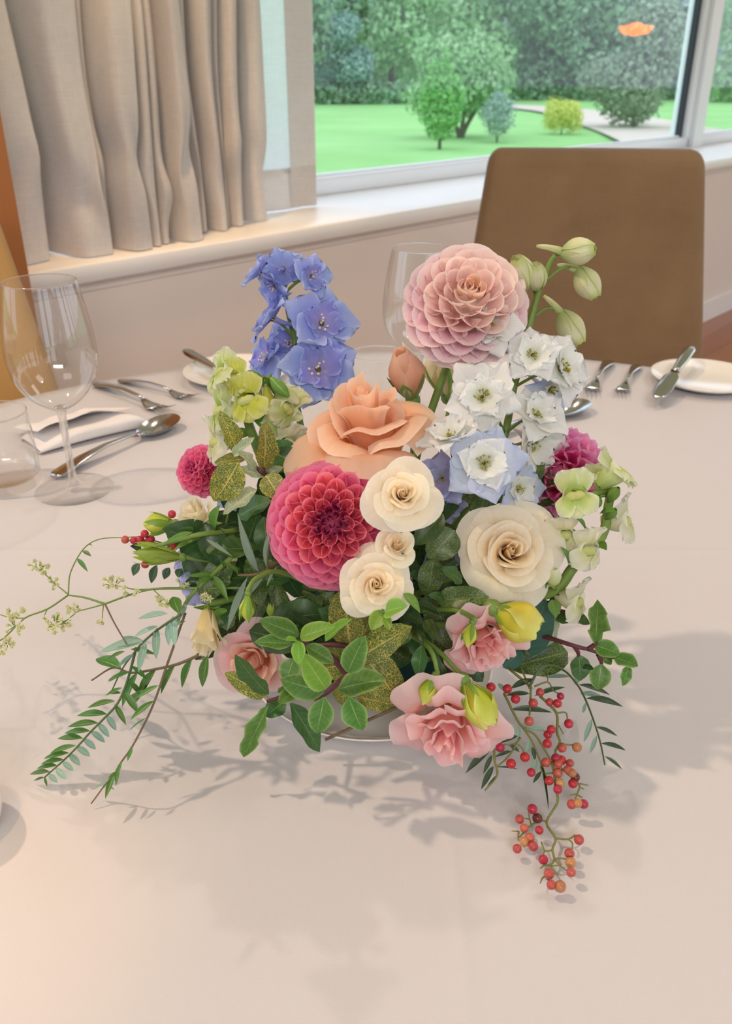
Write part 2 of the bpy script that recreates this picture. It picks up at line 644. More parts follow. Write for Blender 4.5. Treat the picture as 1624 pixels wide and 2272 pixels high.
def crown_mesh(name, blobs, n, size, mat, seed):
    rng = random.Random(seed)
    mb = MB()
    vol = [r[0] * r[1] * r[2] for _, r in blobs]
    tot = sum(vol)
    for (c, r), w in zip(blobs, vol):
        for _ in range(max(20, int(n * w / tot))):
            d = V((rng.gauss(0, 1), rng.gauss(0, 1), rng.gauss(0, 1))).normalized()
            q = rng.uniform(0.55, 1.05)
            p = V(c) + V((d.x * r[0], d.y * r[1], d.z * r[2])) * q
            nrm = (d + V((rng.gauss(0, .5), rng.gauss(0, .5), rng.gauss(0, .5)))).normalized()
            x = nrm.orthogonal().normalized()
            x = Matrix.Rotation(rng.uniform(0, 6.28), 3, nrm) @ x
            y = nrm.cross(x)
            s = size * rng.uniform(0.6, 1.3)
            b = len(mb.v)
            for a_, b2 in ((-1, -.5), (1, -.5), (.6, .6), (-.6, .6)):
                mb.v.append(tuple(p + x * a_ * s + y * b2 * s + nrm * (abs(a_) - .8) * s * .3))
                mb.uv.append((0, 0))
            mb.f.append((b, b + 1, b + 2, b + 3)); mb.mi.append(0)
    return mb.mesh(name, mat, False)


def tree(px, base, top, wpx, col, name, label, cat='tree', trunk=0.22, n=2600, seed=1, shape='round', group=None, fork=False):
    rng = random.Random(seed)
    g = on(px, base, GZ)
    t = g.y / ray(812, base).y
    h = (base - top) * t / FPX * 1.03
    w = wpx * t / FPX / 2
    o = thing(name, label, cat, g, group)
    blobs = []
    if shape == 'round':
        for _ in range(9):
            z = rng.uniform(trunk + 0.06, 0.9)
            k = math.sin(PI * (0.15 + 0.75 * z)) ** 0.7
            a, q = rng.uniform(0, 6.28), rng.uniform(0.2, 0.62) * w * k
            r = rng.uniform(0.4, 0.6) * w
            blobs.append((g + V((math.cos(a) * q, math.sin(a) * q, z * h)), (r, r, r * 0.8)))
    elif shape == 'cone':
        for i in range(7):
            z = lerp(trunk + 0.1, 0.92, i / 6)
            r = w * (math.sin(PI * (0.22 + 0.72 * (i / 6))) * 0.95)
            blobs.append((g + V((rng.uniform(-.1, .1) * w, rng.uniform(-.1, .1) * w, z * h)), (r, r, h * 0.10)))
    else:
        for i in range(8):
            a = i * 0.8
            blobs.append((g + V((math.cos(a) * w * .5, math.sin(a) * w * .5, h * rng.uniform(.3, .62))), (w * .5, w * .5, h * .33)))
    put('crown', crown_mesh('crown', blobs, int(n * 2.6), (0.055 * (w * 2 + h) / 2 * 0.6 + 0.03) * .55, F[col], seed), o, None)
    tb = MB()
    if fork:
        for dx in (-0.55, 0.1, 0.5):
            tb.tube(cr([g, g + V((dx * .25 * w, 0, h * .16)), g + V((dx * w, 0.1, h * .5))], 4), [h * .03, h * .028, h * .026, h * .024, h * .022, h * .02, h * .018, h * .016, h * .014], 7)
    else:
        tb.tube([g - V((0, 0, .05)), g + V((0, 0, h * .5))], [h * .022, h * .012], 7)
    put('trunk', tb.mesh('trunk', bark), o)
    return o


tree(640, 232, -90, 300, 'dark', 'garden_tree', 'dark tall tree behind the edge of the linen curtain', seed=11)
tree(755, 231, 60, 175, 'blue', 'garden_tree', 'blue-grey bushy tree standing beside the curtain edge above the lawn', seed=2, trunk=0.03, n=3000)
tree(868, 229, -90, 250, 'mid', 'garden_tree', 'mid green tall tree behind the lawn, next to the blue-grey one', seed=3, trunk=.05)
tree(1030, 224, -130, 300, 'mid', 'garden_tree', 'tall pale green tree behind the forked tree on the lawn', seed=4, trunk=.05)
tree(1190, 222, -70, 290, 'dark', 'garden_tree', 'dark green tree behind the gravel path above the golden shrub', seed=5, trunk=.05)
tree(1330, 220, -170, 330, 'dark', 'garden_tree', 'very tall dark tree at the back above the spreading olive tree', seed=6, trunk=.05)
tree(1490, 220, -90, 320, 'grey', 'garden_tree', 'grey-green tree seen next to the window mullion', seed=7, trunk=.05)
tree(1660, 226, -60, 300, 'mid', 'garden_tree', 'green tree seen through the second window', seed=8, trunk=.05)
tree(1022, 308, 95, 265, 'mid', 'forked_tree', 'rounded green tree with dark forked trunk on the lawn', seed=9, trunk=.32, n=3800, fork=True)
tree(975, 332, 138, 112, 'bright', 'young_tree', 'bright green slender young tree on a thin trunk in front of the forked one', seed=10, trunk=.10, shape='cone', n=1800)
tree(1102, 318, 205, 88, 'grey', 'young_tree', 'small grey-green young tree beside the gravel path', seed=12, trunk=.12, shape='cone', n=900)
tree(1405, 288, 70, 250, 'olive', 'garden_tree', 'spreading olive green tree beyond the gravel path', seed=13, trunk=.2, n=3800)
tree(1245, 300, 218, 96, 'gold', 'golden_shrub', 'golden yellow shrub beside the gravel path', 'shrub', trunk=0, shape='bush', seed=14, n=1500)
hb = [(on(x, 233, GZ) + V((0, 2, 0.7)), (3.2, 1.5, 1.2)) for x in range(640, 930, 45)]
for k in range(9):
    bx = 560 + k * 135
    g = on(bx, 222, GZ) + V((0, 24, 0))
    hh = (5.6, 7.0, 6.2)[k % 3]
    sh_ = thing('woodland_tree', '%s broad leafy tree in the wood far behind the lawn, counted from the curtain' % ('first', 'second', 'third', 'fourth', 'fifth', 'sixth', 'seventh', 'eighth', 'ninth')[k], 'tree', g, 'woodland trees behind the garden trees')
    put('crown', crown_mesh('crown', [(g + V((dx, 0, z)), (4.6, 3.0, hh * .45)) for dx in (-3.4, 0, 3.4) for z in (hh * .4, hh * 1.05, hh * 1.7)], 5200, 0.46, F[('mid', 'grey', 'dark')[k % 3]], 40 + k), sh_)
    put('trunk', MB().tube([g - V((0, 0, .1)), g + V((0, 0, hh))], [.3, .15], 7).mesh('trunk', bark), sh_)
tl = put('treeline', crown_mesh('treeline', [(V((x, 92 + 6 * math.sin(x), GZ + z)), (7, 4, 5)) for x in range(-130, -24, 7) for z in (3, 9, 14)], 9000, 0.6, F['mid'], 99))
tl['kind'] = 'stuff'
tl['label'] = 'distant belt of trees beyond the lawn outside the curtained part of the window'
tl['category'] = 'trees'
hg = thing('low_hedge', 'low dark hedge along the far edge of the lawn', 'hedge', on(780, 233, GZ))
put('leaves', crown_mesh('hedge_leaves', hb, 4000, 0.2, F['dark'], 21), hg)

# an amber lamp hanging in the room: its glow shows as a reflection in the window glass
amber = NT('amber_glow')
em = amber.n('ShaderNodeEmission', {'Color': (1.0, 0.16, 0.06, 1), 'Strength': 26.0})
amber.t.links.new(em.outputs[0], amber.out.inputs[0])
PN = WO
pd = ((WALLM @ V((0, DEP + .045, 0))) - V((0, 0, 0))).dot(PN)
rv = ray(1410, 68)
hit = V((0, 0, CAMZ)) + rv * ((pd - V((0, 0, CAMZ)).dot(PN)) / rv.dot(PN))
rd = (rv - PN * 2 * rv.dot(PN)).normalized()
lp = hit + rd * 3.4
al = thing('pendant_lamp', 'amber glass pendant lamp glowing in the room, seen as an orange reflection in the window', 'lamp', lp)
sh2 = MB()
for k in range(9):
    a = k * 2 * PI / 9
    e_ = V((math.cos(a), math.sin(a), 0))
    sh2.tube(cr([e_ * .02 + V((0, 0, .03)), e_ * .08 + V((0, 0, .0)), e_ * .13 + V((0, 0, .03))], 3), [.02, .026, .03, .03, .026, .018, .008], 6)
sh2.ball((0, 0, .01), .07, 12, 0, (1, 1, .7))
put('lamp_shade', sh2.mesh('lamp_shade', amber.m), al, Matrix.Translation(lp))
put('cord', MB().tube([lp + V((0, 0, .04)), V((lp.x, lp.y, 2.75))], .004, 6).mesh('cord', gasket), al)

# ------------------------------------------------------------------ curtain on the sill
linen = fabric('curtain_linen', 'dbd3cd', 500, tr=0.22, amt=0.09)
sheer = fabric('curtain_linen_single', 'dfe3e2', 500, tr=0.66, amt=0.07)


def s_of(px, py, z=SILLZ):
    p = WALLM.inverted() @ on(px, py, z)
    return p.x, p.y


PLEATS = [(-70, 78, .03, .24), (108, 205, .00, .22), (206, 222, .05, .16), (228, 291, .00, .24), (298, 323, .02, .15), (327, 349, .03, .26), (374, 427, .0, .24), (430, 449, .09, .24),
          (463, 486, .07, .19), (489, 501, .10, .20), (504, 514, .11, .20), (517, 541, .09, .25), (549, 568, .15, .26), (572, 612, .11, .22)]
fp = []
for a_, b_, of, ob_ in PLEATS:
    wd = b_ - a_
    for px, o in ((a_ + min(5, wd * .2), ob_), (a_, of + .4 * (ob_ - of)), (a_ + .14 * wd, of + .010), (a_ + .38 * wd, of), (a_ + .66 * wd, of + .004), (a_ + .88 * wd, of + .014), (b_, of + .45 * (ob_ - of)), (b_ - min(5, wd * .2), ob_)):
        hem = 560 - (px - 110) * 0.105 if px < 430 else 515 - (px - 430) * 0.13
        s, _ = s_of(px, hem)
        fp.append(V((s, 0.02 + o, 0)))
fc = cr(fp, 3)
NF = len(fc) - 1


def curtain_fn(u, v):
    p = fc[round(u * NF)]
    z = lerp(SILLZ + 0.003, 2.3, v ** 1.6)
    q = z - SILLZ
    amp = 1.0 + 0.10 * math.sin(p.x * 23 + 1) * math.sin(q * 4)
    kink = math.exp(-((q - 0.16 - 0.05 * math.sin(p.x * 31)) / 0.05) ** 2)
    s = p.x + 0.016 * math.sin(q * 5 + p.x * 17) * min(1, q * 2) + kink * 0.012 * math.sin(p.x * 57)
    mid = 0.12
    o = mid + (p.y - mid) * amp * (1 - 0.12 * min(1, q)) + kink * 0.016 * math.sin(p.x * 43 + 2) + 0.02 * noise.noise(V((p.x * 5, q * 3, 0)))
    return (s, max(-0.012, o), z)


cu = thing('linen_curtain', 'pleated beige linen curtain with deep folds standing on the window sill', 'curtain', WALLM @ V((0.4, 0.1, SILLZ)))
put('drape', MB().grid(curtain_fn, NF, 46).mesh('drape', linen), cu, WALLM)
sA, sB = s_of(600, 470)[0] - 0.05, s_of(722, 462)[0] + 0.005
cp = thing('curtain_panel', 'flat backlit single layer linen panel with wide beige hems beside the open view', 'curtain', WALLM @ V(((sA + sB) / 2, 0.26, SILLZ)))


def panel(a, b_, z0, z1, off):
    return MB().grid(lambda u, v: (lerp(a, b_, u), 0.255 + off + 0.006 * math.sin((lerp(a, b_, u)) * 40 + v), lerp(z0, z1, v)), 10, 8)


put('panel', panel(sA, sB, SILLZ + .10, 2.3, 0).mesh('panel', sheer), cp, WALLM)
put('hem', panel(sA, sB, SILLZ + .004, SILLZ + .115, -.004).mesh('bottom_hem', linen), cp, WALLM)
put('hem', panel(sB - 0.10, sB + .002, SILLZ + .006, 2.3, -.007).mesh('side_hem', linen), cp, WALLM)

# ------------------------------------------------------------------ table
TCX, TCY, TR = 0.08, 0.56, 0.80
wood_dark = plain('table_wood', '6b4a30', 0.5)
cloth = NT('tablecloth_cotton')
tc = cloth.n('ShaderNodeTexCoord').outputs['Object']
w = cloth.noise(tc, 900, 2)
big = cloth.noise(tc, 5, 3)
sx = cloth.n('ShaderNodeSeparateXYZ')
cloth.t.links.new(tc, sx.inputs[0])
c1 = cloth.math('EXPONENT', cloth.math('MULTIPLY', cloth.math('POWER', cloth.math('MULTIPLY', cloth.math('ADD', sx.outputs[0], 0.03), 220), 2.0), -1.0))
c2 = cloth.math('EXPONENT', cloth.math('MULTIPLY', cloth.math('POWER', cloth.math('MULTIPLY', cloth.math('ADD', sx.outputs[1], -0.145), 220), 2.0), -1.0))
hgt = cloth.math('ADD', cloth.math('MULTIPLY', w, 0.12), cloth.math('ADD', cloth.math('MULTIPLY', big, 3.0), cloth.math('MULTIPLY', cloth.math('ADD', c1, c2), .8)))
ccol = cloth.mix(1.0, hx('cecbcd'), cloth.math('MULTIPLY_ADD', w, 0.06, 0.97), 'MULTIPLY')
cloth_m = cloth.finish(ccol, 0.85, spec=0.15, sheen=0.1, normal=cloth.bump(hgt, 0.5, 0.0016))
tb = thing('round_table', 'round banquet table under the white cloth', 'table', (TCX, TCY, 0))
put('tabletop', MB().lathe([(0, .735), (TR - .01, .735), (TR - .01, .748), (0, .748)], 64).mesh('tabletop', wood_dark, False), tb, Matrix.Translation((TCX, TCY, 0)))
for a in (0.8, 2.4, 3.9, 5.5):
    put('leg', MB().tube([(TCX + .5 * math.cos(a), TCY + .5 * math.sin(a), .735), (TCX + .55 * math.cos(a), TCY + .55 * math.sin(a), 0)], .022, 8).mesh('leg', wood_dark), tb)


def cloth_fn(u, v):
    a = 2 * PI * u
    if v < 0.62:
        r = TR * v / 0.62
        return (r * math.cos(a), r * math.sin(a), TZ)
    q = (v - 0.62) / 0.38
    d = min(1, q * 4)
    rr = TR + 0.006 * math.sin(d * PI / 2) + q * (0.045 + 0.035 * math.sin(a * 14 + math.sin(a * 3)))
    z = TZ - 0.006 * (1 - math.cos(d * PI / 2)) - 0.42 * max(0, q - .02)
    return (rr * math.cos(a), rr * math.sin(a), z)


tag(put('tablecloth', MB().grid(cloth_fn, 180, 40).mesh('tablecloth', cloth_m), None, Matrix.Translation((TCX, TCY, 0))),
    'white cotton tablecloth with faint fold creases covering the round table', 'tablecloth')

# ------------------------------------------------------------------ chairs
suede_b = fabric('chair_suede_brown', '8e7356', 350, amt=0.05, big=0.22)
suede_t = fabric('chair_suede_tan', 'b98f58', 350, amt=0.05, big=0.12)
chair_wood = plain('chair_leg_wood', '54361f', 0.45)


def chair(label, loc, rz, mat, wtop, wbot, hgt, lean):
    o = thing('dining_chair', label, 'chair', loc)
    M = Matrix.Translation(V(loc)) @ Matrix.Rotation(rz, 4, 'Z')     # local -y faces the table

    def shp(v):
        f = max(0.0, (v.z + .5 * (hgt - .42)) / (hgt - .42))
        v.x *= lerp(wbot, wtop, f) / wbot
        v.y += lean * f ** 1.4 + 0.02 * (v.x / wbot * 2) ** 2 * -1
        return v
    mb = bevel_box((wbot, .085, hgt - .42), .03, 4, shp)
    put('backrest', mb.mesh('backrest', mat), o, M @ Matrix.Translation((0, .20, .42 + (hgt - .42) / 2)))
    mb = bevel_box((wbot, .46, .10), .025, 3)
    put('seat', mb.mesh('seat', mat), o, M @ Matrix.Translation((0, -.02, .44)))
    for x in (-1, 1):
        for y in (-.21, .19):
            put('leg', MB().tube([(x * (wbot / 2 - .04), y, .40), (x * (wbot / 2 - .035), y * 1.08, 0)], [.024, .017], 8).mesh('leg', chair_wood), o, M)


c0 = at(1318, 700, 1.72)
chair('brown suede dining chair at the far side of the table before the window sill', (c0.x - .028, 1.60, 0), R(-6), suede_b, .418, .565, 1.02, .07)
chair('tan suede dining chair in front of the wooden post, beside the wine glass', (-0.545, 0.97, 0), R(37), suede_t, .42, .54, 1.04, .15)

# ================================================================== GLASSES, CUTLERY, NAPKIN
GLW = thin_glass('glass_wall', (0.995, 1, 1, 1), 1.7, 1.6)
GLF = thin_glass('glass_foot', (1, 1, 1, 1), 1.25, 1.0)
GLB = solid_glass('glass_base', 1.5, 0.88)
GLS = solid_glass('glass_solid', 1.5, 0.45)
WAT = solid_glass('water', 1.33, 0.9)
steel = plain('cutlery_steel', 'c3c6c9', 0.16, metal=1.0)
china = plain('white_china', 'f1ece4', 0.15, spec=0.6)
napk = fabric('napkin_cotton', 'ece7e6', 900, amt=0.04)


def wine_glass(label, p):
    o = thing('wine_glass', label, 'glass', p)
    M = Matrix.Translation(p)
    bowl = [(.0035, .092), (.010, .094), (.021, .101), (.032, .112), (.040, .126), (.0435, .140), (.0447, .152), (.0437, .170), (.0405, .192), (.0372, .210), (.0345, .223)]
    pts = [V((r, 0, z)) for r, z in bowl]
    sm = [(p_.x, p_.z) for p_ in cr(pts, 4)]
    put('bowl', MB().lathe(sm, 48).mesh('bowl', GLW), o, M)
    put('rim', MB().lathe([(.0345 + .0006 * math.cos(a), .223 + .0006 * math.sin(a)) for a in [i * PI / 3 for i in range(6)]], 48, closed=True).mesh('rim', GLS), o, M)
    st = [(.0001, .097), (.006, .0955), (.0062, .092), (.0045, .085), (.0038, .06), (.0037, .03), (.0045, .015), (.008, .0075), (.0001, .006)]
    put('stem', MB().lathe(st, 20).mesh('stem', GLS), o, M)
    ft = [(.0001, .0072), (.008, .0068), (.020, .0045), (.034, .0028), (.0405, .0020), (.0412, .0013), (.0405, .0006), (.0001, .0006)]
    put('foot', MB().lathe(ft, 48).mesh('foot', GLF), o, M)
    return o


def tumbler(label, p, level):
    o = thing('water_tumbler', label, 'glass', p)
    M = Matrix.Translation(p)
    wall = [(.0001, .010), (.033, .010), (.0375, .014), (.0382, .03), (.0372, .055), (.0352, .084)]
    put('wall', MB().lathe(wall, 48).mesh('wall', GLW), o, M)
    put('rim', MB().lathe([(.0352 + .0008 * math.cos(a), .084 + .0008 * math.sin(a)) for a in [i * PI / 3 for i in range(6)]], 48, closed=True).mesh('rim', GLS), o, M)
    bs = [(.0001, .0008), (.035, .0008), (.0385, .004), (.0390, .012), (.0378, .0145), (.033, .0112), (.0001, .0108)]
    put('thick_base', MB().lathe(bs, 48).mesh('thick_base', GLB), o, M)
    put('water', MB().lathe([(.0001, .0115), (.0325, .0118), (.0366, .0155), (.0374, .03), (.0371, level - .001), (.0366, level - .0004), (.0001, level - .0006)], 48).mesh('water', WAT), o, M)
    return o


gl = on(172, 1088, TZ)
wine_glass('empty wine glass on a slender stem beside the water tumbler and spoon', gl + V((-.003, 0, .0005)))
tumbler('short water tumbler half full beside the wine glass and napkin', on(14, 1076, TZ) + V((0, 0, .0005)), .047)
gf = at(936, 555, 1.016)
wine_glass('empty wine glass standing behind the pale pink dahlia', V((gf.x, 1.016, TZ + .0005)))
tumbler('short water tumbler behind the peach rose and blue delphinium', V((.017, 1.065, TZ + .0005)), .05)


def loft(mb, secs, n=10, mi=0):
    """secs: (y, halfwidth, z, halfthick)"""
    b = len(mb.v)
    for k, (y, w_, z, t) in enumerate(secs):
        for i in range(n):
            a = 2 * PI * i / n
            c_, s_ = math.cos(a), math.sin(a)
            mb.v.append((w_ * math.copysign(abs(c_) ** .7, c_), y, z + t * math.copysign(abs(s_) ** .7, s_)))
            mb.uv.append((i / n, k / len(secs)))
    m = len(secs)
    for k in range(m - 1):
        for i in range(n):
            j = (i + 1) % n
            mb.f.append((b + k * n + i, b + (k + 1) * n + i, b + (k + 1) * n + j, b + k * n + j)); mb.mi.append(mi)
    mb.f.append(tuple(b + i for i in range(n))); mb.mi.append(mi)
    mb.f.append(tuple(b + (m - 1) * n + i for i in range(n))[::-1]); mb.mi.append(mi)
    return mb


HANDLE = [(0, .004, .004, .0012), (.006, .0095, .0042, .0016), (.02, .0105, .006, .0018), (.045, .008, .010, .0018), (.08, .0045, .013, .0018), (.115, .003, .012, .0018)]
HM = loft(MB(), HANDLE + [(.13, .0035, .0085, .0016)], 12).mesh('handle', steel)
fkh = loft(MB(), [(.128, .0032, .009, .0016), (.14, .0085, .005, .001), (.152, .0125, .0035, .0009), (.162, .0125, .0038, .0009)], 12)
for i in range(4):
    x = (i - 1.5) * .0068
    b0 = len(fkh.v)
    loft(fkh, [(.158, .0021, .0036, .0009), (.175, .0018, .006, .0008), (.190, .0015, .011, .0007), (.197, .0006, .014, .0005)], 6)
    for k in range(b0, len(fkh.v)):
        fkh.v[k] = (fkh.v[k][0] + x, fkh.v[k][1], fkh.v[k][2])
FKM = fkh.mesh('tines', steel)


def spoon_fn(u, v):
    a = 2 * PI * u
    r = v
    x = .0205 * r * math.cos(a) * (1 + .12 * math.sin(a))
    y = .165 + .033 * r * math.sin(a)
    z = .0022 + .009 * r ** 2.2 + .003 * (y - .165) / .033
    return (x, y, z)


sb = MB().grid(spoon_fn, 28, 8)
sb.grid(lambda u, v: tuple(V(spoon_fn(u, v)) + V((0, 0, -.0016 * (1 - v ** 6)))), 28, 8, flip=True)
loft(sb, [(.128, .0033, .009, .0016), (.134, .0045, .0095, .0015), (.14, .0065, .0098, .001)], 10)
SPM = sb.mesh('bowl', steel)
KHM = loft(MB(), [(0, .006, .004, .003), (.01, .0085, .004, .0042), (.05, .0075, .004, .0042), (.085, .0055, .004, .0036), (.092, .0062, .004, .0038)], 12).mesh('handle', steel)
kb = loft(MB(), [(.09, .005, .004, .0025), (.1, .006, .004, .0012), (.11, .0105, .004, .0008), (.15, .0115, .004, .0007), (.175, .0095, .004, .0006), (.188, .002, .004, .0004)], 10)
KBM = kb.mesh('blade', steel)


def cutlery(kind, label, p0, p1, lift=0.0004, scale=1.0, group=None, tilt=0.0):
    p0, p1 = V(p0), V(p1)
    d = (p1 - p0)
    o = thing(kind, label, kind.split('_')[-1], p0 + V((0, 0, lift)), group)
    M = TRS(p0 + V((0, 0, lift)), frame(y=d, z=V((0, 0, 1))), scale)
    if 'fork' in kind:
        put('handle', HM, o, M); put('tines', FKM, o, M)
    elif 'spoon' in kind:
        put('handle', HM, o, M); put('bowl', SPM, o, M)
    else:
        put('handle', KHM, o, M); put('blade', KBM, o, M)
    return o


def aim(p, q, L):
    """end point so that the piece of length L points from p to q"""
    return p + (q - p).normalized() * L


T = lambda x, y: on(x, y, TZ)
cutlery('dessert_spoon', 'long steel spoon lying between napkin and bouquet', T(118, 1064), T(412, 934), scale=1.0)
cutlery('table_fork', 'steel fork behind the napkin, larger of the two left forks', T(212, 856), T(352, 912), scale=.93)
cutlery('salad_fork', 'slim steel fork lying behind the larger left one', T(265, 848), T(406, 884), scale=.80)
cutlery('table_fork', 'steel fork with raised tines left of the other far fork', T(1352, 806), T(1302, 886), scale=.90)
cutlery('salad_fork', 'smaller steel fork between the other far fork and the bread plate', T(1414, 815), T(1372, 884), scale=.80)
cutlery('dessert_spoon', 'steel spoon tip showing behind the magenta dahlia', T(1062, 985), T(1284, 914), scale=1.0)


def plate(label, p):
    o = thing('bread_plate', label, 'plate', p)
    M = Matrix.Translation(p)
    put('plate', MB().lathe([(.0001, .004), (.045, .004), (.052, .006), (.074, .0135), (.0765, .0152), (.077, .0142), (.074, .011), (.050, .0015), (.045, .0002), (.0001, .0006)], 56).mesh('plate', china), o, M)
    put('foot_ring', MB().lathe([(.038, .0005), (.042, .0), (.044, .0012), (.041, .002)], 40, closed=True).mesh('foot_ring', china), o, M)
    return o


pr = on(1562, 852, TZ)
plate('white bread plate with a butter knife at the far table edge', pr + V((0, 0, .0004)))
cutlery('butter_knife', 'steel butter knife resting across the far white bread plate', on(1532, 779, TZ + .030), on(1455, 893, TZ + .010), scale=1.06)
pl = on(524, 840, TZ)
plate('white bread plate half hidden behind the pale green snapdragon', pl + V((0, 0, .0004)))
cutlery('butter_knife', 'steel butter knife with its dark handle over the plate behind the snapdragon', on(412, 784, TZ + .024), on(530, 852, TZ + .012), scale=.98)

# napkin: a cloth folded into a flat roll
na, nb = T(92, 1012), T(318, 948)
nd = (nb - na).normalized()
nn = V((-nd.y, nd.x, 0))
NL = (nb - na).length


def nap_fn(lo, hi, wid, h0, h1, dx):
    def fn(u, v):
        a = 2 * PI * u
        s = lerp(lo, hi, v) * NL + dx
        taper = math.sin(PI * min(1, max(0, v * .94 + .05))) ** .28
        w_ = wid * lerp(1.12, .78, v) * taper
        c_, s_ = math.cos(a), math.sin(a)
        h = lerp(h0, h1, v) * taper
        p = na + nd * s + nn * (w_ * (.5 + .5 * math.copysign(abs(c_) ** .6, c_)) - .01 * v)
        z = TZ + .0006 + h * (.5 + .5 * math.copysign(abs(s_) ** .75, s_)) * (1 - .45 * (.5 + .5 * c_)) + (.0018 * math.sin(v * 9 + c_ * 2) if s_ > 0 else 0)
        return (p.x, p.y, z)
    return fn


nk = thing('folded_napkin', 'white cotton napkin folded flat between the wine glass and forks', 'napkin', na)
put('fold', MB().grid(nap_fn(0, 1, .080, .016, .030, 0), 40, 24).mesh('fold', napk), nk)


def flap_fn(u, v):
    p = na + nd * (lerp(.04, .99 - .25 * v, u) * NL) + nn * (lerp(.012, .088, v))
    z = TZ + .0205 + .012 * math.sin(PI * (.15 + .8 * u)) * (1 - v) - .011 * v + .0016 * math.sin(u * 14)
    return (p.x, p.y, z)


put('flap', MB().grid(flap_fn, 24, 10).mesh('flap', napk), nk)

# small white shaker whose edge shows at the border of the picture
sp = on(-98, 1846, TZ)
sh = thing('salt_shaker', 'rounded white china shaker at the table edge casting an oval shadow', 'shaker', sp)
prof = [(.0001, 0), (.020, .0003), (.026, .006), (.0285, .016), (.0275, .028), (.0225, .042), (.016, .053), (.009, .059), (.0001, .061)]
put('body', MB().lathe([(p_.x, p_.z) for p_ in cr([V((r, 0, z)) for r, z in prof], 3)], 36).mesh('body', china), sh, Matrix.Translation(sp + V((0, 0, .0004))))
for k in range(3):
    put('hole', MB().lathe([(.0001, .0606), (.0009, .0604), (.0011, .0600)], 10).mesh('hole', gasket), sh, Matrix.Translation(sp + V((.004 * math.cos(k * 2.1), .004 * math.sin(k * 2.1), .0002))))

# ================================================================== THE BOUQUET
FOAM = V((0.0, 0.520, 0.800))
dish_m = plain('white_dish_glaze', 'efe8df', 0.25, spec=0.5)
foam_m = plain('floral_foam', '0f3a38', 0.95, nscale=60, namt=0.3, bump=0.5, bscale=300)
dc = V((0.004, 0.522, TZ + .0005))
ds = thing('shallow_dish', 'shallow round white dish holding the flower arrangement', 'dish', dc)
put('dish', MB().lathe([(.0001, .003), (.066, .003), (.080, .005), (.0885, .0105), (.0893, .0114), (.0902, .0106), (.082, .0035), (.070, .0005), (.0001, .0005)], 64).mesh('dish', dish_m), ds, Matrix.Translation(dc))
fo = thing('floral_foam', 'dark green block of wet floral foam under the leaves in the dish', 'foam', dc + V((0, 0, .0032)))
fm = bevel_box((.10, .085, .075), .012, 3)
put('foam_block', fm.mesh('foam_block', foam_m), fo, Matrix.Translation(dc + V((0.006, .012, .0425))))

stem_g = plain('stem_green', '6f8a3c', 0.5, nscale=40, namt=0.15)
stem_d = plain('stem_dark_green', '4a6233', 0.5, nscale=40, namt=0.15)
stem_p = plain('stem_purple', '5a2c34', 0.5, nscale=60, namt=0.2)
stem_b = plain('stem_brown', '6c5a42', 0.6, nscale=60, namt=0.2)
SEP = leaf_mat('sepal_green', '6f9a3a', '93b84e', 'b6cf78', tr=0.3, side=False)

rngS = random.Random(5)


def foam_pt():
    return FOAM + V((rngS.uniform(-.035, .035), rngS.uniform(-.025, .03), rngS.uniform(-.01, .02)))


def stem_tube(parent, pts, r0, r1, mat, name='stem', n=6, k=5):
    pts = cr(pts, k)
    m = len(pts)
    return put(name, MB().tube(pts, [lerp(r0, r1, i / (m - 1)) for i in range(m)], n).mesh(name, mat), parent)


def prof(v, k=1.0, p=0.6):
    return max(0.0, math.sin(PI * min(1, max(0, v)) ** k)) ** p


# ---- leaves of unit length and width, scaled where they are placed
def leaf_mesh(name, mat, k=0.85, p=0.8, fold=0.25, bend=0.15, wave=0.0, wf=12, nu=4, nv=9, twist=0.0, petiole=0.0):
    def fn(u, v):
        U = 2 * u - 1
        if petiole and v < petiole:
            w_ = 0.04
        else:
            w_ = max(0.02, prof((v - petiole) / (1 - petiole), k, p)) * .5
        x = U * w_
        z = fold * abs(x) - bend * v * v + wave * math.sin(v * wf + (1.3 if U > 0 else 0)) * abs(U) * prof(v)
        if twist:
            a = twist * v
            x, z = x * math.cos(a) - z * math.sin(a), x * math.sin(a) + z * math.cos(a)
        return (x, v, z)
    return MB().grid(fn, nu, nv).mesh(name, mat)


def leaf(parent, me, base, tip, width, nrm=None, name='leaf', zs=None):
    d = tip - base
    return put(name, me, parent, TRS(base, frame(y=d, z=nrm or (TC * .7 + UP * .5)), (width, d.length, zs or (width + d.length) / 2)))


# ---- dahlias: quilled florets in golden-angle order, each floret its own part
def dahlia_petal(name, mat, W, a0, a1, bend, rnd, tipc=.75, nu=8, nv=7, point=0.0):
    def fn(u, v):
        U = 2 * u - 1
        vv = .03 + .97 * v
        w_ = W * vv ** .5 * (1 - tipc * max(0, (vv - .55) / .45) ** 2.2)
        al = lerp(a0, a1, vv)
        r = w_ / al
        y = vv - rnd * (1 - math.sqrt(max(0, 1 - .92 * U * U))) * max(0, vv - .3) / .7 + point * max(0, vv - .8) * (1 - abs(U)) ** 2
        return (r * math.sin(U * al), y, r * (1 - math.cos(U * al)) + bend * vv * vv)
    return MB().grid(fn, nu, nv).mesh(name, mat)


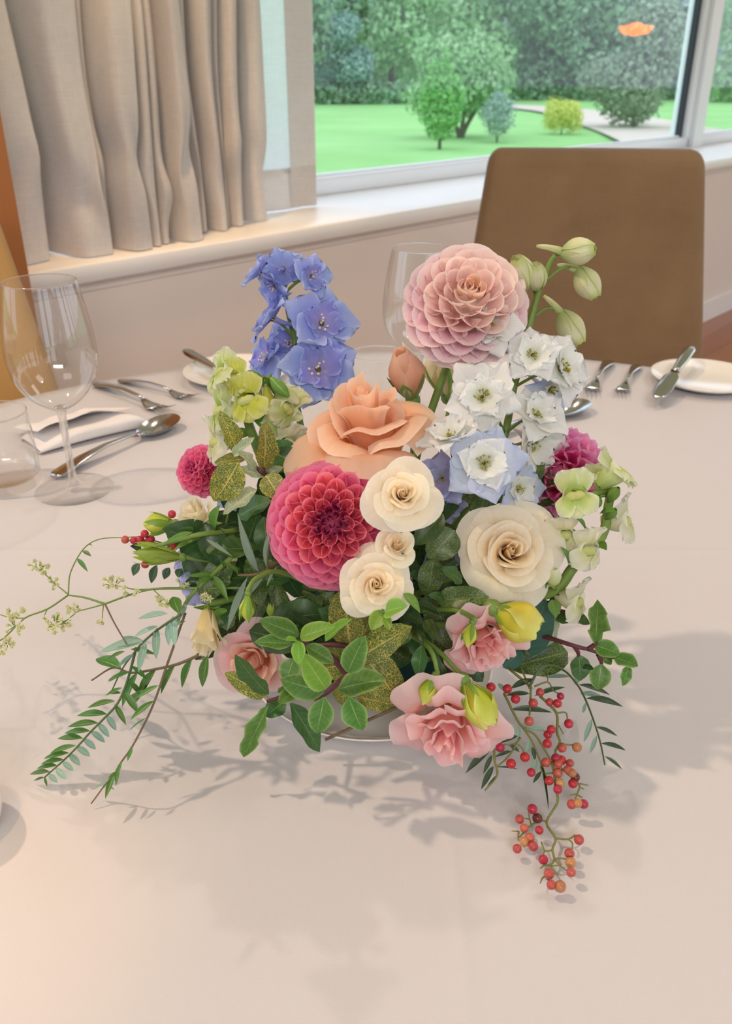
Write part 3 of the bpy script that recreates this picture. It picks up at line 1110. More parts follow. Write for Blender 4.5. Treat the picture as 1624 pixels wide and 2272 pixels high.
def dahlia(label, c, axis, rad, n, sets, stem_mat, thmax=R(118), dim=.22, lay=.62, group=None, seed=0, squash=1.0):
    """sets: (max polar angle, floret mesh) in order from the centre out"""
    rng = random.Random(seed)
    o = thing('dahlia', label, 'flower', c)
    if group:
        o['group'] = group
    F3 = frame(z=axis).to_3x3()
    X, Y_, Z = F3.col[0], F3.col[1], F3.col[2]
    for i in range(n):
        f = (i + .5) / n
        th = thmax * f ** .58
        ph = i * 2.39996 + rng.uniform(-.05, .05)
        e = X * math.cos(ph) + Y_ * math.sin(ph)
        d = Z * math.cos(th) + e * math.sin(th)
        up = Z * math.sin(th) - e * math.cos(th)
        s = lerp(.20, 1, min(1, th / R(62)) ** .85)
        L = lay * s * rad
        rr = rad * lerp(1 - dim, 1, min(1, th / R(50)) ** 1.2) * rng.uniform(.97, 1.02)
        if th > R(90):
            rr *= lerp(1, squash, (th - R(90)) / R(28))
        me = next(m for a, m in sets if th <= a)
        yd = (d + up * rng.uniform(-.06, .02) + e * 0.0).normalized()
        put('petal', me, o, TRS(c + d * (rr - L), frame(y=yd, z=up), (L, L, L)))
    b = c - Z * rad * .72
    stem_tube(o, [foam_pt(), b.lerp(FOAM, .5) - Z * .006, b, c - Z * rad * .25], .0032, .003, stem_mat)
    put('heart', MB().ball((0, 0, 0), rad * .40, 14).mesh('heart', sets[0][1].materials[0]), o, TRS(c + Z * rad * .02, frame(z=axis), (1, 1, .9)))
    put('calyx', MB().ball((0, 0, 0), rad * .42, 12).mesh('calyx', stem_mat), o, TRS(c - Z * rad * .42, frame(z=axis), (1, 1, .7)))
    return o


pk_out = petal_mat('dahlia_pink_outer', [(0, 'e24c86'), (.5, 'f2629a'), (1, 'f88fb6')], edge='fba6c6')
pk_mid = petal_mat('dahlia_pink_middle', [(0, 'e84c72'), (.55, 'f56f8a'), (1, 'fa96a6')], edge='fca8bc')
pk_in = petal_mat('dahlia_pink_centre', [(0, '86184f'), (.6, 'c2367a'), (1, 'e05f96')], edge='ec7fa8')
D1 = [(R(26), dahlia_petal('floret', pk_in, .66, 2.6, 2.1, .14, .3, .3, 8, 5)),
      (R(52), dahlia_petal('floret', pk_mid, .74, 2.5, 1.75, .16, .42, .35)),
      (R(180), dahlia_petal('floret', pk_out, .74, 2.2, 1.35, .14, .45, .35))]
dahlia('bright pink ball dahlia with purple centre at the middle of the bouquet', at(738, 1164, .462), cd(.02, .10, 1), msz(146, 1164, .462), 165, D1, stem_g, seed=1, thmax=R(112))
pp_out = petal_mat('dahlia_blush_outer', [(0, 'f0b4cc'), (.5, 'f8d0dc'), (1, 'fce4ea')], edge='fef0f0', edge_pow=6)
pp_mid = petal_mat('dahlia_blush_middle', [(0, 'f8ccc8'), (.5, 'fcdeda'), (1, 'feece6')], edge='fff2ee', edge_pow=6)
pp_in = petal_mat('dahlia_blush_centre', [(0, 'e8b474'), (.5, 'f9cfb6'), (1, 'fce2d4')], edge='fdeae0')
D2 = [(R(22), dahlia_petal('floret', pp_in, .80, 1.9, 1.4, .26, .4, .35, point=.1)),
      (R(62), dahlia_petal('floret', pp_mid, .86, 1.7, 1.15, .16, .36, .3, point=.10)),
      (R(180), dahlia_petal('floret', pp_out, .84, 1.6, 1.0, .06, .36, .35, point=.15))]
dahlia('large pale pink dahlia rising highest, before the wine glass', at(1030, 689, .56), cd(.02, .28, .95), msz(140, 682, .56), 104, D2, stem_g, seed=2, thmax=R(116), dim=.22, squash=.92)
mg_out = petal_mat('dahlia_magenta_outer', [(0, 'cc2f7e'), (.5, 'e45ca8'), (1, 'f09ccc')], edge='f6b8d8')
mg_in = petal_mat('dahlia_magenta_centre', [(0, 'b01c5e'), (.5, 'd63c80'), (1, 'ec74a8')], edge='f294bc')
D3 = [(R(45), dahlia_petal('floret', mg_in, .72, 1.9, 1.3, .16, .4)),
      (R(180), dahlia_petal('floret', mg_out, .7, 1.7, 1.0, .05, .4, point=.15))]
dahlia('magenta dahlia half hidden behind the white delphinium and snapdragon', at(1238, 1050, .535), cd(-.25, .0, .9), msz(108, 1050, .535), 95, D3, stem_g, seed=3)
dahlia('small rose pink dahlia peeking out behind the variegated leaves', at(452, 1046, .575), cd(-.45, .15, .7), msz(60, 1046, .575), 110, [(R(25), D1[0][1]), (R(180), D1[2][1])], stem_g, seed=4)


# ---- roses and lisianthus: every petal its own mesh on a spiral
def rose(name, label, c, axis, rad, n, mats, H=None, ruf=0.02, curl=.9, seed=0, stem_mat=None, sep=True, spin=0.0, flare=1.0, tight=.07, nu=12, nv=9, edge=.30, group=None, sub=None, ctr=.62, notch=0.0, phi=(1.9, .85), rpow=1.0, drop=.5, lob=.30):
    rng = random.Random(seed)
    H = H or rad * 1.0
    o = thing(name, label, 'flower', c, group)
    M = TRS(c - axis.normalized() * H * ctr, frame(z=axis) @ Matrix.Rotation(spin, 4, 'Z'))
    for k in range(n):
        t = k / (n - 1)
        ph0 = k * 2.39996 + rng.uniform(-.15, .15)
        rim = rad * (tight + (1 - tight) * t ** rpow) * rng.uniform(.92, 1.05) * lerp(1, flare, t)
        zr = H * (1 - drop * t ** 1.5) * rng.uniform(.95, 1.04)
        rb = rad * (.04 + .14 * t)
        Phi = lerp(phi[0], phi[1], t ** .6) * rng.uniform(.9, 1.1)
        cu_ = lerp(.05, curl, t) * rng.uniform(.7, 1.2)
        p1, p2, tl = rng.uniform(0, 6), rng.uniform(0, 6), rng.uniform(-.16, .16)

        def fn(u, v, ph0=ph0, rim=rim, zr=zr, rb=rb, Phi=Phi, cu_=cu_, p1=p1, p2=p2, t=t, tl=tl):
            U = 2 * u - 1
            e = 1 - edge * abs(U) ** 2.6 + tl * U - notch * math.exp(-(U * 6) ** 2)
            rho = rb + (rim - rb) * (lerp(.95, .62, t) * v ** .5 + lerp(.05, .38, t) * v ** 2.4)
            z = zr * v * e
            q = max(0, (v - .70) / .30)
            rho += rad * .20 * cu_ * q ** 1.5 * (1 + .3 * U * math.sin(p2))
            z -= H * .20 * cu_ * q ** 2.1
            rho *= 1 - lob * t * v ** 1.5 * abs(U) ** 2.2
            rho += rad * lerp(.10, .05, t) * U * v + ruf * rad * v ** 3 * math.sin(5 * U + p1)
            z += ruf * rad * v ** 3 * (math.cos(7 * U + p2) + .6 * math.sin(13 * U + p1) * min(1, ruf * 20))
            a = ph0 + U * Phi * (.35 + .65 * math.sin(min(1, v * 1.15 + .12) * PI / 2))
            rho = max(.001, rho)
            return (rho * math.cos(a), rho * math.sin(a), z)
        mat = mats[min(len(mats) - 1, int(t * len(mats)))]
        put('petal', MB().grid(fn, nu, nv).mesh('petal', mat), o, M)
    put('heart', MB().grid(lambda u, v: (rad * tight * 1.5 * math.sin(PI * (.12 + .80 * v)) * (1 + .12 * math.sin(2 * PI * u * 3 + 9 * v)) * math.cos(2 * PI * u),
                                       rad * tight * 1.5 * math.sin(PI * (.12 + .80 * v)) * (1 + .12 * math.sin(2 * PI * u * 3 + 9 * v)) * math.sin(2 * PI * u), H * .93 * v), 18, 8).mesh('heart', mats[0]), o, M)
    bs = M @ V((0, 0, 0))
    Z = axis.normalized()
    if sep:
        sm = SEPM
        for k in range(5):
            a = k * 1.2566 + .3
            e = (M.to_3x3() @ V((math.cos(a), math.sin(a), 0)))
            b0 = bs - Z * .001
            leaf(o, sm, b0, b0 + e * rad * .72 + Z * rad * .12, rad * .30, Z, 'sepal')
    put('hip', MB().ball((0, 0, 0), rad * .16, 10, 0, (1, 1, 1.2)).mesh('hip', stem_mat or stem_g), o, TRS(bs - Z * rad * .08, frame(z=axis)))
    f = foam_pt()
    q = bs - Z * rad * .2
    stem_tube(o, [f, f.lerp(q, .5) - Z * .004, q], .0026, .0022, stem_mat or stem_g)
    return o


SEPM = leaf_mesh('sepal', SEP, .8, 1.0, .3, .25, 0, nu=2, nv=6)
cream_i = petal_mat('rose_cream_heart', [(0, 'f2b868'), (.5, 'fbdca4'), (1, 'fef0d4')], edge='fff7e6')
cream_m = petal_mat('rose_cream_middle', [(0, 'f6cc8c'), (.45, 'fde6bc'), (1, 'fff3dc')], edge='fff9ec')
cream_o = petal_mat('rose_cream_outer', [(0, 'f2e0a4'), (.4, 'fdeecc'), (1, 'fff7e4')], edge='fffbf0')
CRM = [cream_i, cream_m, cream_o]
rose('rose', 'large open cream rose on the right side of the bouquet', at(1132, 1222, .452), cd(-.02, .14, 1), msz(117, 1222, .452), 22, CRM, H=msz(150, 1222, .452), ruf=.03, curl=1.3, seed=31, spin=.8, nu=18, nv=12, edge=.34, phi=(2.3, 1.0), rpow=1.2, drop=.55)
rose('spray_rose', 'cream spray rose at the upper right edge of the pink dahlia', at(893, 1095, .418), cd(.0, .15, 1), msz(80, 1095, .418), 19, CRM, H=msz(95, 1095, .418), ruf=.025, curl=1.5, seed=32, spin=.3, edge=.36, phi=(2.3, .95), drop=.55, rpow=1.2)
rose('spray_rose', 'half open small cream spray rose between two open ones', at(880, 1206, .424), cd(.02, .45, .9), msz(46, 1206, .424), 11, CRM, H=msz(72, 1206, .424), ruf=.03, curl=.9, seed=33, edge=.35, phi=(2.2, 1.0), drop=.4, rpow=1.2)
rose('spray_rose', 'cream spray rose lowest of three, overlapping the pink dahlia', at(836, 1296, .410), cd(-.02, .10, 1), msz(80, 1296, .410), 20, CRM, H=msz(88, 1296, .410), ruf=.03, curl=1.5, seed=34, spin=2.2, edge=.36, phi=(2.3, .95), drop=.55, rpow=1.2)
peach_i = petal_mat('rose_peach_heart', [(0, 'ec9350'), (.5, 'f9b686'), (1, 'fcd2b2')], edge='fde2ca')
peach_o = petal_mat('rose_peach_outer', [(0, 'ee984e'), (.4, 'f8b482'), (1, 'fcd4b6')], edge='fde2cc')
rose('garden_rose', 'big peach garden rose seen from the side above the pink dahlia', at(815, 940, .500), cd(-.16, .80, .60), msz(155, 940, .500), 15, [peach_i, peach_o, peach_o], H=msz(225, 940, .500), ruf=.035, curl=1.5, seed=36, spin=1.1, nu=18, nv=12, edge=.26, tight=.12, phi=(2.1, 1.05), ctr=.52, rpow=1.25, drop=.45)


def bud(name, label, base, tip, wid, n, mats, seed=0, sep_len=.6, sep_w=.5, mouth=.35, stem_to=None, stem_mat=None, nrm=None, twist=.5, group=None, smat=None, sreflex=0.0, ruf=0.0):
    rng = random.Random(seed)
    o = thing(name, label, 'bud', base, group)
    d = tip - base
    L = d.length
    M = TRS(base, frame(z=d))
    for k in range(n):
        t = k / max(1, n - 1)
        ph0, p1 = k * 2.39996 + rng.uniform(-.2, .2), rng.uniform(0, 6)
        hk = L * rng.uniform(.93, 1.0) * lerp(1, .92, t)
        rk = wid * lerp(.62, 1, t)

        def fn(u, v, ph0=ph0, hk=hk, rk=rk, t=t, p1=p1):
            U = 2 * u - 1
            a = ph0 + U * lerp(1.7, 1.25, t) * (.55 + .45 * v) + twist * v
            r = rk * (lerp(math.sin(PI * (.06 + .62 * v)), 1, max(0, v - .5) * mouth * 1.4)) * (1 + .05 * U)
            r *= 1 - (1 - mouth) * max(0, (v - .62) / .38) ** 1.6
            r += ruf * wid * v ** 4 * math.sin(6 * U + p1)
            return (r * math.cos(a), r * math.sin(a), hk * v * (1 - .18 * abs(U) ** 2.5) + ruf * wid * v ** 4 * math.cos(8 * U + p1))
        put('petal', MB().grid(fn, 8, 8).mesh('petal', mats[min(len(mats) - 1, int(t * len(mats)))]), o, M)
    Z = d.normalized()
    for k in range(5):
        a = k * 1.2566 + .2 + seed

        def sf(u, v, a=a):
            U = 2 * u - 1
            r = wid * (1.06 * math.sin(PI * (.06 + .62 * v * sep_len)) + .02) + sreflex * wid * v * v
            aa = a + U * sep_w * prof(.15 + .85 * v, .8, .9)
            return (r * math.cos(aa), r * math.sin(aa), L * v * sep_len - .0005)
        put('sepal', MB().grid(sf, 3, 7).mesh('sepal', smat or SEP), o, M)
    put('hip', MB().ball((0, 0, 0), wid * .42, 10, 0, (1, 1, 1.1)).mesh('hip', stem_mat or stem_g), o, TRS(base - Z * wid * .12, frame(z=d)))
    pts = [V(p) for p in stem_to] if stem_to else [foam_pt()]
    stem_tube(o, pts + [base - Z * L * .18, base - Z * wid * .2], .0017, .0014, stem_mat or stem_g)
    return o


peach_b = petal_mat('rosebud_peach', [(0, 'cfc389'), (.35, 'f0b183'), (1, 'f9d3b8')], edge='fadcc4')
bud('rosebud', 'peach rosebud with a green sepal above the garden rose', at(915, 884, .575), at(886, 770, .56), msz(43, 830, .57), 6, [peach_b], 41, .55, .55, .55)
cream_b = petal_mat('rosebud_cream', [(0, 'd8d697'), (.4, 'f3e5b9'), (1, 'faf2dc')], edge='fcf6e6')
bud('rosebud', 'cream rosebud in the shade below the pale pink dahlia', at(992, 878, .60), at(962, 776, .60), msz(38, 830, .60), 6, [cream_b], 42, .85, .16, .6)
rose('rosebud', 'white rosebud at the left edge below the rose pink dahlia', at(432, 1140, .495), cd(-.45, .50, .75), msz(46, 1140, .495), 9, [cream_b], H=msz(92, 1140, .495), ruf=.05, curl=.8, seed=43, drop=.22, rpow=.8, tight=.1, edge=.2, ctr=.6)
yel = petal_mat('lisianthus_yellow', [(0, 'c9cf48'), (.5, 'e6d94c'), (1, 'ece57c')], edge='eef09a', tr=.35)
yel_g = petal_mat('lisianthus_lime', [(0, '9dbb3c'), (.5, 'cbd544'), (1, 'dfe06a')], edge='e6ec8e', tr=.35)
creamy = petal_mat('lisianthus_cream', [(0, 'd9c98a'), (.5, 'f2dfae'), (1, 'f8edd0')], edge='faf3de')
rose('lisianthus_bud', 'pale yellow opening lisianthus bud above the left peach flower', at(458, 1408, .445), cd(.02, -1, .35), msz(44, 1400, .445), 9, [creamy], H=msz(108, 1400, .445), ruf=.06, curl=.5, seed=44, drop=.18, rpow=.7, tight=.12, edge=.2, ctr=.55, nv=12)
bud('lisianthus_bud', 'bright yellow lisianthus bud over the ruffled pink bloom', at(1098, 1352, .432), at(1203, 1402, .420), msz(50, 1375, .43), 8, [yel], 45, .3, .3, .62, ruf=.06, stem_to=[FOAM, at(1000, 1350, .455)])
bud('lisianthus_bud', 'long yellow lisianthus bud hanging over the lowest pink bloom', at(1030, 1512, .408), at(1092, 1618, .385), msz(40, 1570, .40), 6, [yel, yel_g], 46, .45, .22, .5, ruf=.08, stem_to=[FOAM, at(940, 1420, .44)], twist=1.2)
gb = leaf_mat('bud_green', '86a83c', 'b3c955', 'c9d987', tr=.35, side=False)
bud('lisianthus_bud', 'small lime green bud lying on the ruffled pink bloom', at(1048, 1382, .415), at(1036, 1440, .405), msz(19, 1410, .41), 4, [yel_g], 47, .8, .35, .2, stem_to=[FOAM, at(985, 1352, .44)])
bud('lisianthus_bud', 'lime green bud hanging left of the long yellow one', at(965, 1500, .41), at(937, 1566, .40), msz(22, 1535, .41), 4, [yel_g], 48, .55, .3, .25, stem_to=[FOAM, at(938, 1425, .43)])
bud('lisianthus_bud', 'pale green pointed bud beside the white rosebud at the left edge', at(386, 1162, .50), at(312, 1164, .50), msz(26, 1160, .50), 4, [yel_g], 49, .85, .35, .25, stem_to=[FOAM, at(470, 1190, .50)])
bud('lisianthus_bud', 'long closed green bud pointing left above the filler sprig', at(402, 1236, .48), at(290, 1224, .475), msz(24, 1230, .48), 3, [gb], 50, .98, .55, .06, stem_to=[FOAM, at(530, 1262, .49)], smat=gb)
bud('lisianthus_bud', 'narrow lime green bud over the left peach bloom', at(551, 1318, .43), at(549, 1384, .425), msz(19, 1350, .43), 3, [yel_g], 51, .95, .4, .1, stem_to=[FOAM, at(640, 1275, .46), at(575, 1280, .44)])
bud('lisianthus_bud', 'tiny green bud right of the narrow lime green one', at(600, 1368, .44), at(598, 1338, .44), msz(9, 1350, .44), 3, [gb], 52, .95, .5, .3, stem_to=[FOAM, at(640, 1390, .45)], smat=gb)

lis_i = petal_mat('lisianthus_pink_heart', [(0, 'f0747c'), (.5, 'f89ea2'), (1, 'fcc8c8')], edge='fddcda')
lis_o = petal_mat('lisianthus_pink_outer', [(0, 'fab08e'), (.45, 'fbb8aa'), (.8, 'fccaca'), (1, 'fbd2d8')], edge='fde2e4')
lis_p = petal_mat('lisianthus_peach', [(0, 'f09a68'), (.5, 'f9b898'), (1, 'fcd4c2')], edge='fddfd2')
rose('lisianthus', 'big pink ruffled lisianthus hanging lowest over the tablecloth', at(996, 1638, .396), cd(-.10, -.50, .68), msz(118, 1600, .400), 15, [lis_i, lis_o, lis_o], H=msz(135, 1600, .40), ruf=.07, curl=1.2, seed=61, nu=22, nv=12, edge=.16, flare=1.08, tight=.1, sep=False, ctr=.66, phi=(1.6, .95))
rose('lisianthus', 'ruffled salmon pink lisianthus under the bright yellow bud', at(1080, 1436, .426), cd(.18, -.5, .75), msz(98, 1428, .428), 16, [lis_i, lis_o, lis_o], H=msz(95, 1428, .428), ruf=.09, curl=1.2, seed=62, nu=22, nv=10, edge=.18, sep=False, tight=.1, phi=(1.6, .95))
rose('lisianthus', 'peach pink lisianthus at the lower left behind green leaves', at(562, 1472, .452), cd(-.2, -.25, .9), msz(92, 1472, .452), 13, [lis_p, lis_p, lis_o], H=msz(90, 1472, .452), ruf=.04, curl=1.1, seed=63, nu=16, nv=10, edge=.2, sep=False, tight=.12, phi=(1.6, .95))

# ---- delphiniums: each blossom a part, its petals sub-parts
def petal_flat(name, mat, k=1.25, p=.5, W=.42, cup=.35, bend=.12, ruf=.03, fr=4, seed=0, nu=8, nv=7, notch=0.0):
    def fn(u, v):
        U = 2 * u - 1
        w_ = max(.05, prof(.02 + .962 * v, k, p)) * W
        x = U * w_
        y = v * (1 - .10 * U * U * v - .20 * U ** 4 * v ** 3 - notch * math.exp(-(U * 5) ** 2) * v ** 4)
        z = cup * x * x / W - bend * v * v + ruf * v * v * math.sin(fr * U + seed * 1.7) + ruf * .5 * v * math.sin(9 * v + seed)
        return (x, y, z)
    return MB().grid(fn, nu, nv).mesh(name, mat)


bl_o = petal_mat('delphinium_blue', [(0, 'a4a8e0'), (.5, '9aabea'), (1, 'b2c2f4')], edge='c8d4fa', tr=.4)
bl_i = petal_mat('delphinium_violet', [(0, 'b8b2e2'), (.5, '9a9be0'), (1, '94a6e8')], edge='b0c0f4', tr=.4)
wb_o = petal_mat('delphinium_white', [(0, 'e6ecd6'), (.4, 'f4f5f0'), (1, 'f1f4f8')], edge='fafbfc', tr=.42)
wb_b = petal_mat('delphinium_icy_blue', [(0, 'e9edea'), (.4, 'dfe7f6'), (1, 'bccdf2')], edge='d5e0f8', tr=.42)
lav = petal_mat('delphinium_lavender', [(0, 'c7c2dc'), (.5, 'b3b5de'), (1, 'a9b4e4')], edge='cdd4f2', tr=.42)
pollen = plain('stamen_olive', 'a39a3a', 0.7, nscale=300, namt=.4)
bee_w = plain('delphinium_bee', 'd9d3c6', 0.7)
bee_d = plain('delphinium_eye', '57502f', 0.8)


def core_mesh(name, m1, m2, spur_mat, n=16, seed=0, big=1.0, spur=True):
    rng = random.Random(seed)
    mb = MB()
    for k in range(n):
        a, r = rng.uniform(0, 6.28), rng.uniform(.02, .13) * big
        h = rng.uniform(.10, .22) * big
        p = V((r * math.cos(a), r * math.sin(a), 0))
        q = V((r * 1.5 * math.cos(a), r * 1.5 * math.sin(a), h))
        mb.tube([p, q], [.014, .012], 4, 0)
        mb.ball(q, .030 * big, 5, 0)
    mb.ball((0, 0, .015), .10 * big, 8, 1, (1, 1, .5))
    if spur:
        mb.tube(cr([(0, 0, .02), (0, .05, -.25), (0, .18, -.6), (0, .2, -.85)], 3), [.10, .10, .09, .085, .075, .06, .05, .04, .03, .02], 7, 2)
    return mb.mesh(name, [m1, m2, spur_mat])


PET = {}
for key, mo, mi_ in (('blue', bl_o, bl_i), ('white', wb_o, wb_o), ('icy', wb_b, wb_o), ('lav', lav, lav)):
    PET[key] = ([petal_flat('petal', mo, seed=i, W=.50 + .02 * i, ruf=.07, fr=5, bend=.06 + .06 * i) for i in range(3)],
                [petal_flat('petal', mi_, seed=i + 5, W=.50, ruf=.09, fr=5, k=1.15, notch=.10) for i in range(2)])
CORE = {'blue': core_mesh('blossom', bee_w, bee_d, bl_i, 7, 1, 1.25), 'white': core_mesh('blossom', pollen, bee_d, wb_o, 18, 2),
        'icy': core_mesh('blossom', pollen, bee_d, wb_b, 18, 3), 'lav': core_mesh('blossom', pollen, bee_d, lav, 10, 4)}


def blossom(o, key, c, axis, rad, rng, n_in=5, open_=.30, node=None, stem_mat=None):
    M = TRS(c - axis * rad * .12, frame(z=axis) @ Matrix.Rotation(rng.uniform(0, 6.28), 4, 'Z'), rad)
    b = put('blossom', CORE[key], o, M)
    po, pi_ = PET[key]
    for k in range(5):
        a = k * 1.2566 + rng.uniform(-.12, .12)
        el = open_ + rng.uniform(-.18, .2)
        d = V((math.cos(a) * math.cos(el), math.sin(a) * math.cos(el), math.sin(el)))
        nz = V((-math.cos(a) * math.sin(el), -math.sin(a) * math.sin(el), math.cos(el)))
        s = rng.uniform(.9, 1.05)
        put('petal', po[k % 3], b, M @ TRS(d * .04, frame(y=d, z=nz + V((rng.uniform(-.2, .2), rng.uniform(-.2, .2), 0))), (s, s, s)))
    for k in range(n_in):
        a = k * 2 * PI / n_in + .628 + rng.uniform(-.15, .15)
        el = open_ + .35 + rng.uniform(-.15, .2)
        d = V((math.cos(a) * math.cos(el), math.sin(a) * math.cos(el), math.sin(el)))
        nz = V((-math.cos(a) * math.sin(el), -math.sin(a) * math.sin(el), math.cos(el)))
        s = rng.uniform(.58, .78)
        put('petal', pi_[k % 2], b, M @ TRS(d * .03 + V((0, 0, .02)), frame(y=d, z=nz), (s, s, s)))
    if node is not None:
        back = c - axis * rad * .15
        put('stalk', MB().tube(cr([node, node.lerp(back, .5) + UP * .002, back], 4), .0011, 5).mesh('stalk', stem_mat or stem_g), o)
    return b


def delphinium(label, stem_pts, flowers, seed, r0=.0032, r1=.0016, group=None):
    rng = random.Random(seed)
    o = thing('delphinium', label, 'flower', stem_pts[0])
    stem_tube(o, stem_pts, r0, r1, stem_g)
    path = cr(stem_pts, 8)
    for key, px, py, Y, rpx, ax, n_in in flowers:
        c = at(px, py, Y)
        rad = msz(rpx, py, Y) * (1.16 if key == 'blue' else 1.08)
        node = min(path, key=lambda p: (p - (c - V((0, 0, rad * .8)))).length)
        blossom(o, key, c, cd(*ax), rad, rng, n_in, rng.uniform(.12, .34), node)
    return o


delphinium('blue delphinium spike at the back left above the snapdragon', [FOAM + V((-.01, .03, 0)), at(668, 950, .585), at(655, 770, .60), at(640, 695, .605), at(628, 622, .605)], [
    ('blue', 716, 716, .585, 76, (.45, .10, .9), 4), ('blue', 706, 818, .57, 84, (.12, .1, 1), 4), ('blue', 600, 702, .59, 62, (-.75, .45, .35), 3),
    ('blue', 588, 792, .595, 58, (-.75, .15, .5), 4), ('blue', 640, 760, .61, 50, (-.2, .2, .8), 4), ('blue', 572, 604, .60, 52, (-.8, .5, .25), 3),
    ('blue', 628, 596, .60, 44, (-.1, .35, -.8), 3), ('blue', 692, 612, .595, 46, (.55, .0, .8), 3), ('blue', 606, 640, .60, 42, (-.6, -.6, .4), 2), ('blue', 655, 600, .61, 36, (.3, .8, .3), 3)], 71)

DB = petal_mat('delphinium_bud', [(0, 'a8bd78'), (.4, 'e2e3b8'), (.8, 'eceacb'), (1, 'cfd789')], edge='c4cf86', tr=.35)
dw = delphinium('white and icy blue delphinium spike on the right with nodding buds at its tip',
    [FOAM + V((.03, .03, 0)), at(1090, 1040, .53), at(1140, 860, .55), at(1180, 700, .565), at(1198, 640, .568), at(1218, 588, .57), at(1232, 566, .57)], [
    ('white', 1090, 724, .535, 64, (-.35, .15, .95), 5), ('white', 1182, 786, .525, 66, (.0, .12, 1), 6), ('white', 1250, 815, .54, 84, (.55, .2, .6), 6),
    ('white', 1070, 880, .500, 84, (-.06, .12, 1), 7), ('white', 1190, 918, .515, 70, (.28, .45, .8), 6), ('white', 1000, 968, .48, 74, (-.35, .75, .6), 6),
    ('icy', 1074, 1026, .465, 88, (-.05, .10, 1), 6), ('white', 1186, 985, .52, 84, (.5, -.35, .6), 5), ('icy', 1152, 1086, .495, 60, (.4, -.1, .9), 5),
    ('lav', 980, 1062, .50, 66, (-.25, -.15, .9), 3), ('lav', 985, 1120, .51, 50, (.1, -.5, .8), 2), ('icy', 1222, 868, .55, 72, (.5, -.4, .6), 4)], 72)
rngB = random.Random(9)


def delph_bud(o, node, base, tip, wid, spur_to=None):
    d = tip - base
    L = d.length
    M = TRS(base, frame(z=d))

    def body(u, v):
        a = 2 * PI * u
        r = wid * math.sin(PI * (.05 + .80 * v)) ** .8 * (1 + .07 * math.cos(5 * a)) * (1 - .25 * v * v)
        return (r * math.cos(a), r * math.sin(a), L * v)
    b = put('flower_bud', MB().grid(body, 20, 12).mesh('flower_bud', DB), o, M)
    for k in range(3):
        def sf(u, v, k=k):
            U = 2 * u - 1
            a = k * 2.094 + U * .95 * prof(.12 + .84 * v, .75, .7) + .4 * v
            r = wid * (math.sin(PI * (.05 + .80 * v)) ** .8 * (1 - .25 * v * v) + .10 - .12 * v)
            return (r * math.cos(a), r * math.sin(a), L * (1.04 * v - .01))
        put('petal', MB().grid(sf, 6, 9).mesh('petal', DB), b, M)
    put('stalk', MB().tube(cr([node, node.lerp(base, .5) + UP * .004, base], 5), .0012, 5).mesh('stalk', stem_g), o)
    if spur_to is not None:
        s0 = base + d * .12
        put('spur', MB().tube(cr([s0, s0.lerp(spur_to, .5) + UP * .001, spur_to], 4), [wid * .32, wid * .3, wid * .28, wid * .25, wid * .22, wid * .2, wid * .18, wid * .15, wid * .10], 7).mesh('spur', DB), o)


Yb = .57
for nd_, bs, tp, w_, sp_ in (((1215, 600), (1246, 563), (1320, 552), 31, (1190, 546)), ((1210, 622), (1284, 596), (1322, 660), 30, (1236, 588)),
                             ((1186, 702), (1244, 692), (1288, 762), 31, (1206, 656)), ((1190, 660), (1172, 640), (1146, 572), 30, None), ((1196, 650), (1192, 642), (1188, 586), 25, None)):
    delph_bud(dw, at(*nd_, Yb), at(*bs, Yb), at(*tp, Yb - .008), msz(w_, bs[1], Yb), at(*sp_, Yb + .005) if sp_ else None)


# ---- snapdragons
sn_a = petal_mat('snapdragon_lime', [(0, 'b6cf6c'), (.5, 'dce8a8'), (1, 'eef2d2')], edge='f4f6e4', tr=.45)
sn_b = petal_mat('snapdragon_cream', [(0, 'e2e2a8'), (.5, 'f0eed4'), (1, 'f7f5e8')], edge='fbfaf2', tr=.45)
sn_y = petal_mat('snapdragon_yellow', [(0, 'c9cf48'), (.5, 'd9d965'), (1, 'e4e79a')], edge='e9edb8', tr=.4)
sn_t = plain('snapdragon_throat', 'd3d98c', 0.6, nscale=80, namt=.15, tr=.3)


def snap_tube(name, mat):
    mb = MB()

    def tubef(u, v):
        a = 2 * PI * u
        r = .26 + .24 * v + .06 * math.sin(PI * v)
        return (r * math.cos(a) * 1.05, r * math.sin(a) - .06 * v, -1.05 + 1.1 * v)
    mb.grid(tubef, 16, 8)
    mb.ball((-.13, -.10, -.05), .27, 12, 1, (1.1, .85, .7))
    mb.ball((.13, -.10, -.05), .27, 12, 1, (1.1, .85, .7))
    return mb.mesh(name, [mat, sn_t])


def lobe(name, mat, W, seed, bend):
    def fn(u, v):
        U = 2 * u - 1
        w_ = (.55 + .45 * math.sin(PI * min(1, .15 + v * .6))) * W * (1 - .55 * max(0, (v - .72) / .28) ** 2)
        x = U * w_
        return (x, v - .10 * U * U * v, -.35 * x * x / W - bend * v * v + .10 * v * math.sin(7 * U + seed) + .07 * math.sin(8 * v + seed) * v)
    return MB().grid(fn, 8, 8).mesh(name, mat)


SNT = {k: snap_tube('blossom', m) for k, m in (('lime', sn_a), ('cream', sn_b), ('yellow', sn_y))}
SNL = {k: [lobe('lobe', m, .60, i, .12 + .16 * i) for i in range(3)] for k, m in (('lime', sn_a), ('cream', sn_b), ('yellow', sn_y))}
SEPS = leaf_mat('snapdragon_green', '5d8a36', '7ba548', '9fbf6c', side=False)
SCAL = leaf_mesh('calyx_lobe', SEPS, .9, .7, .4, .1, nu=2, nv=5)


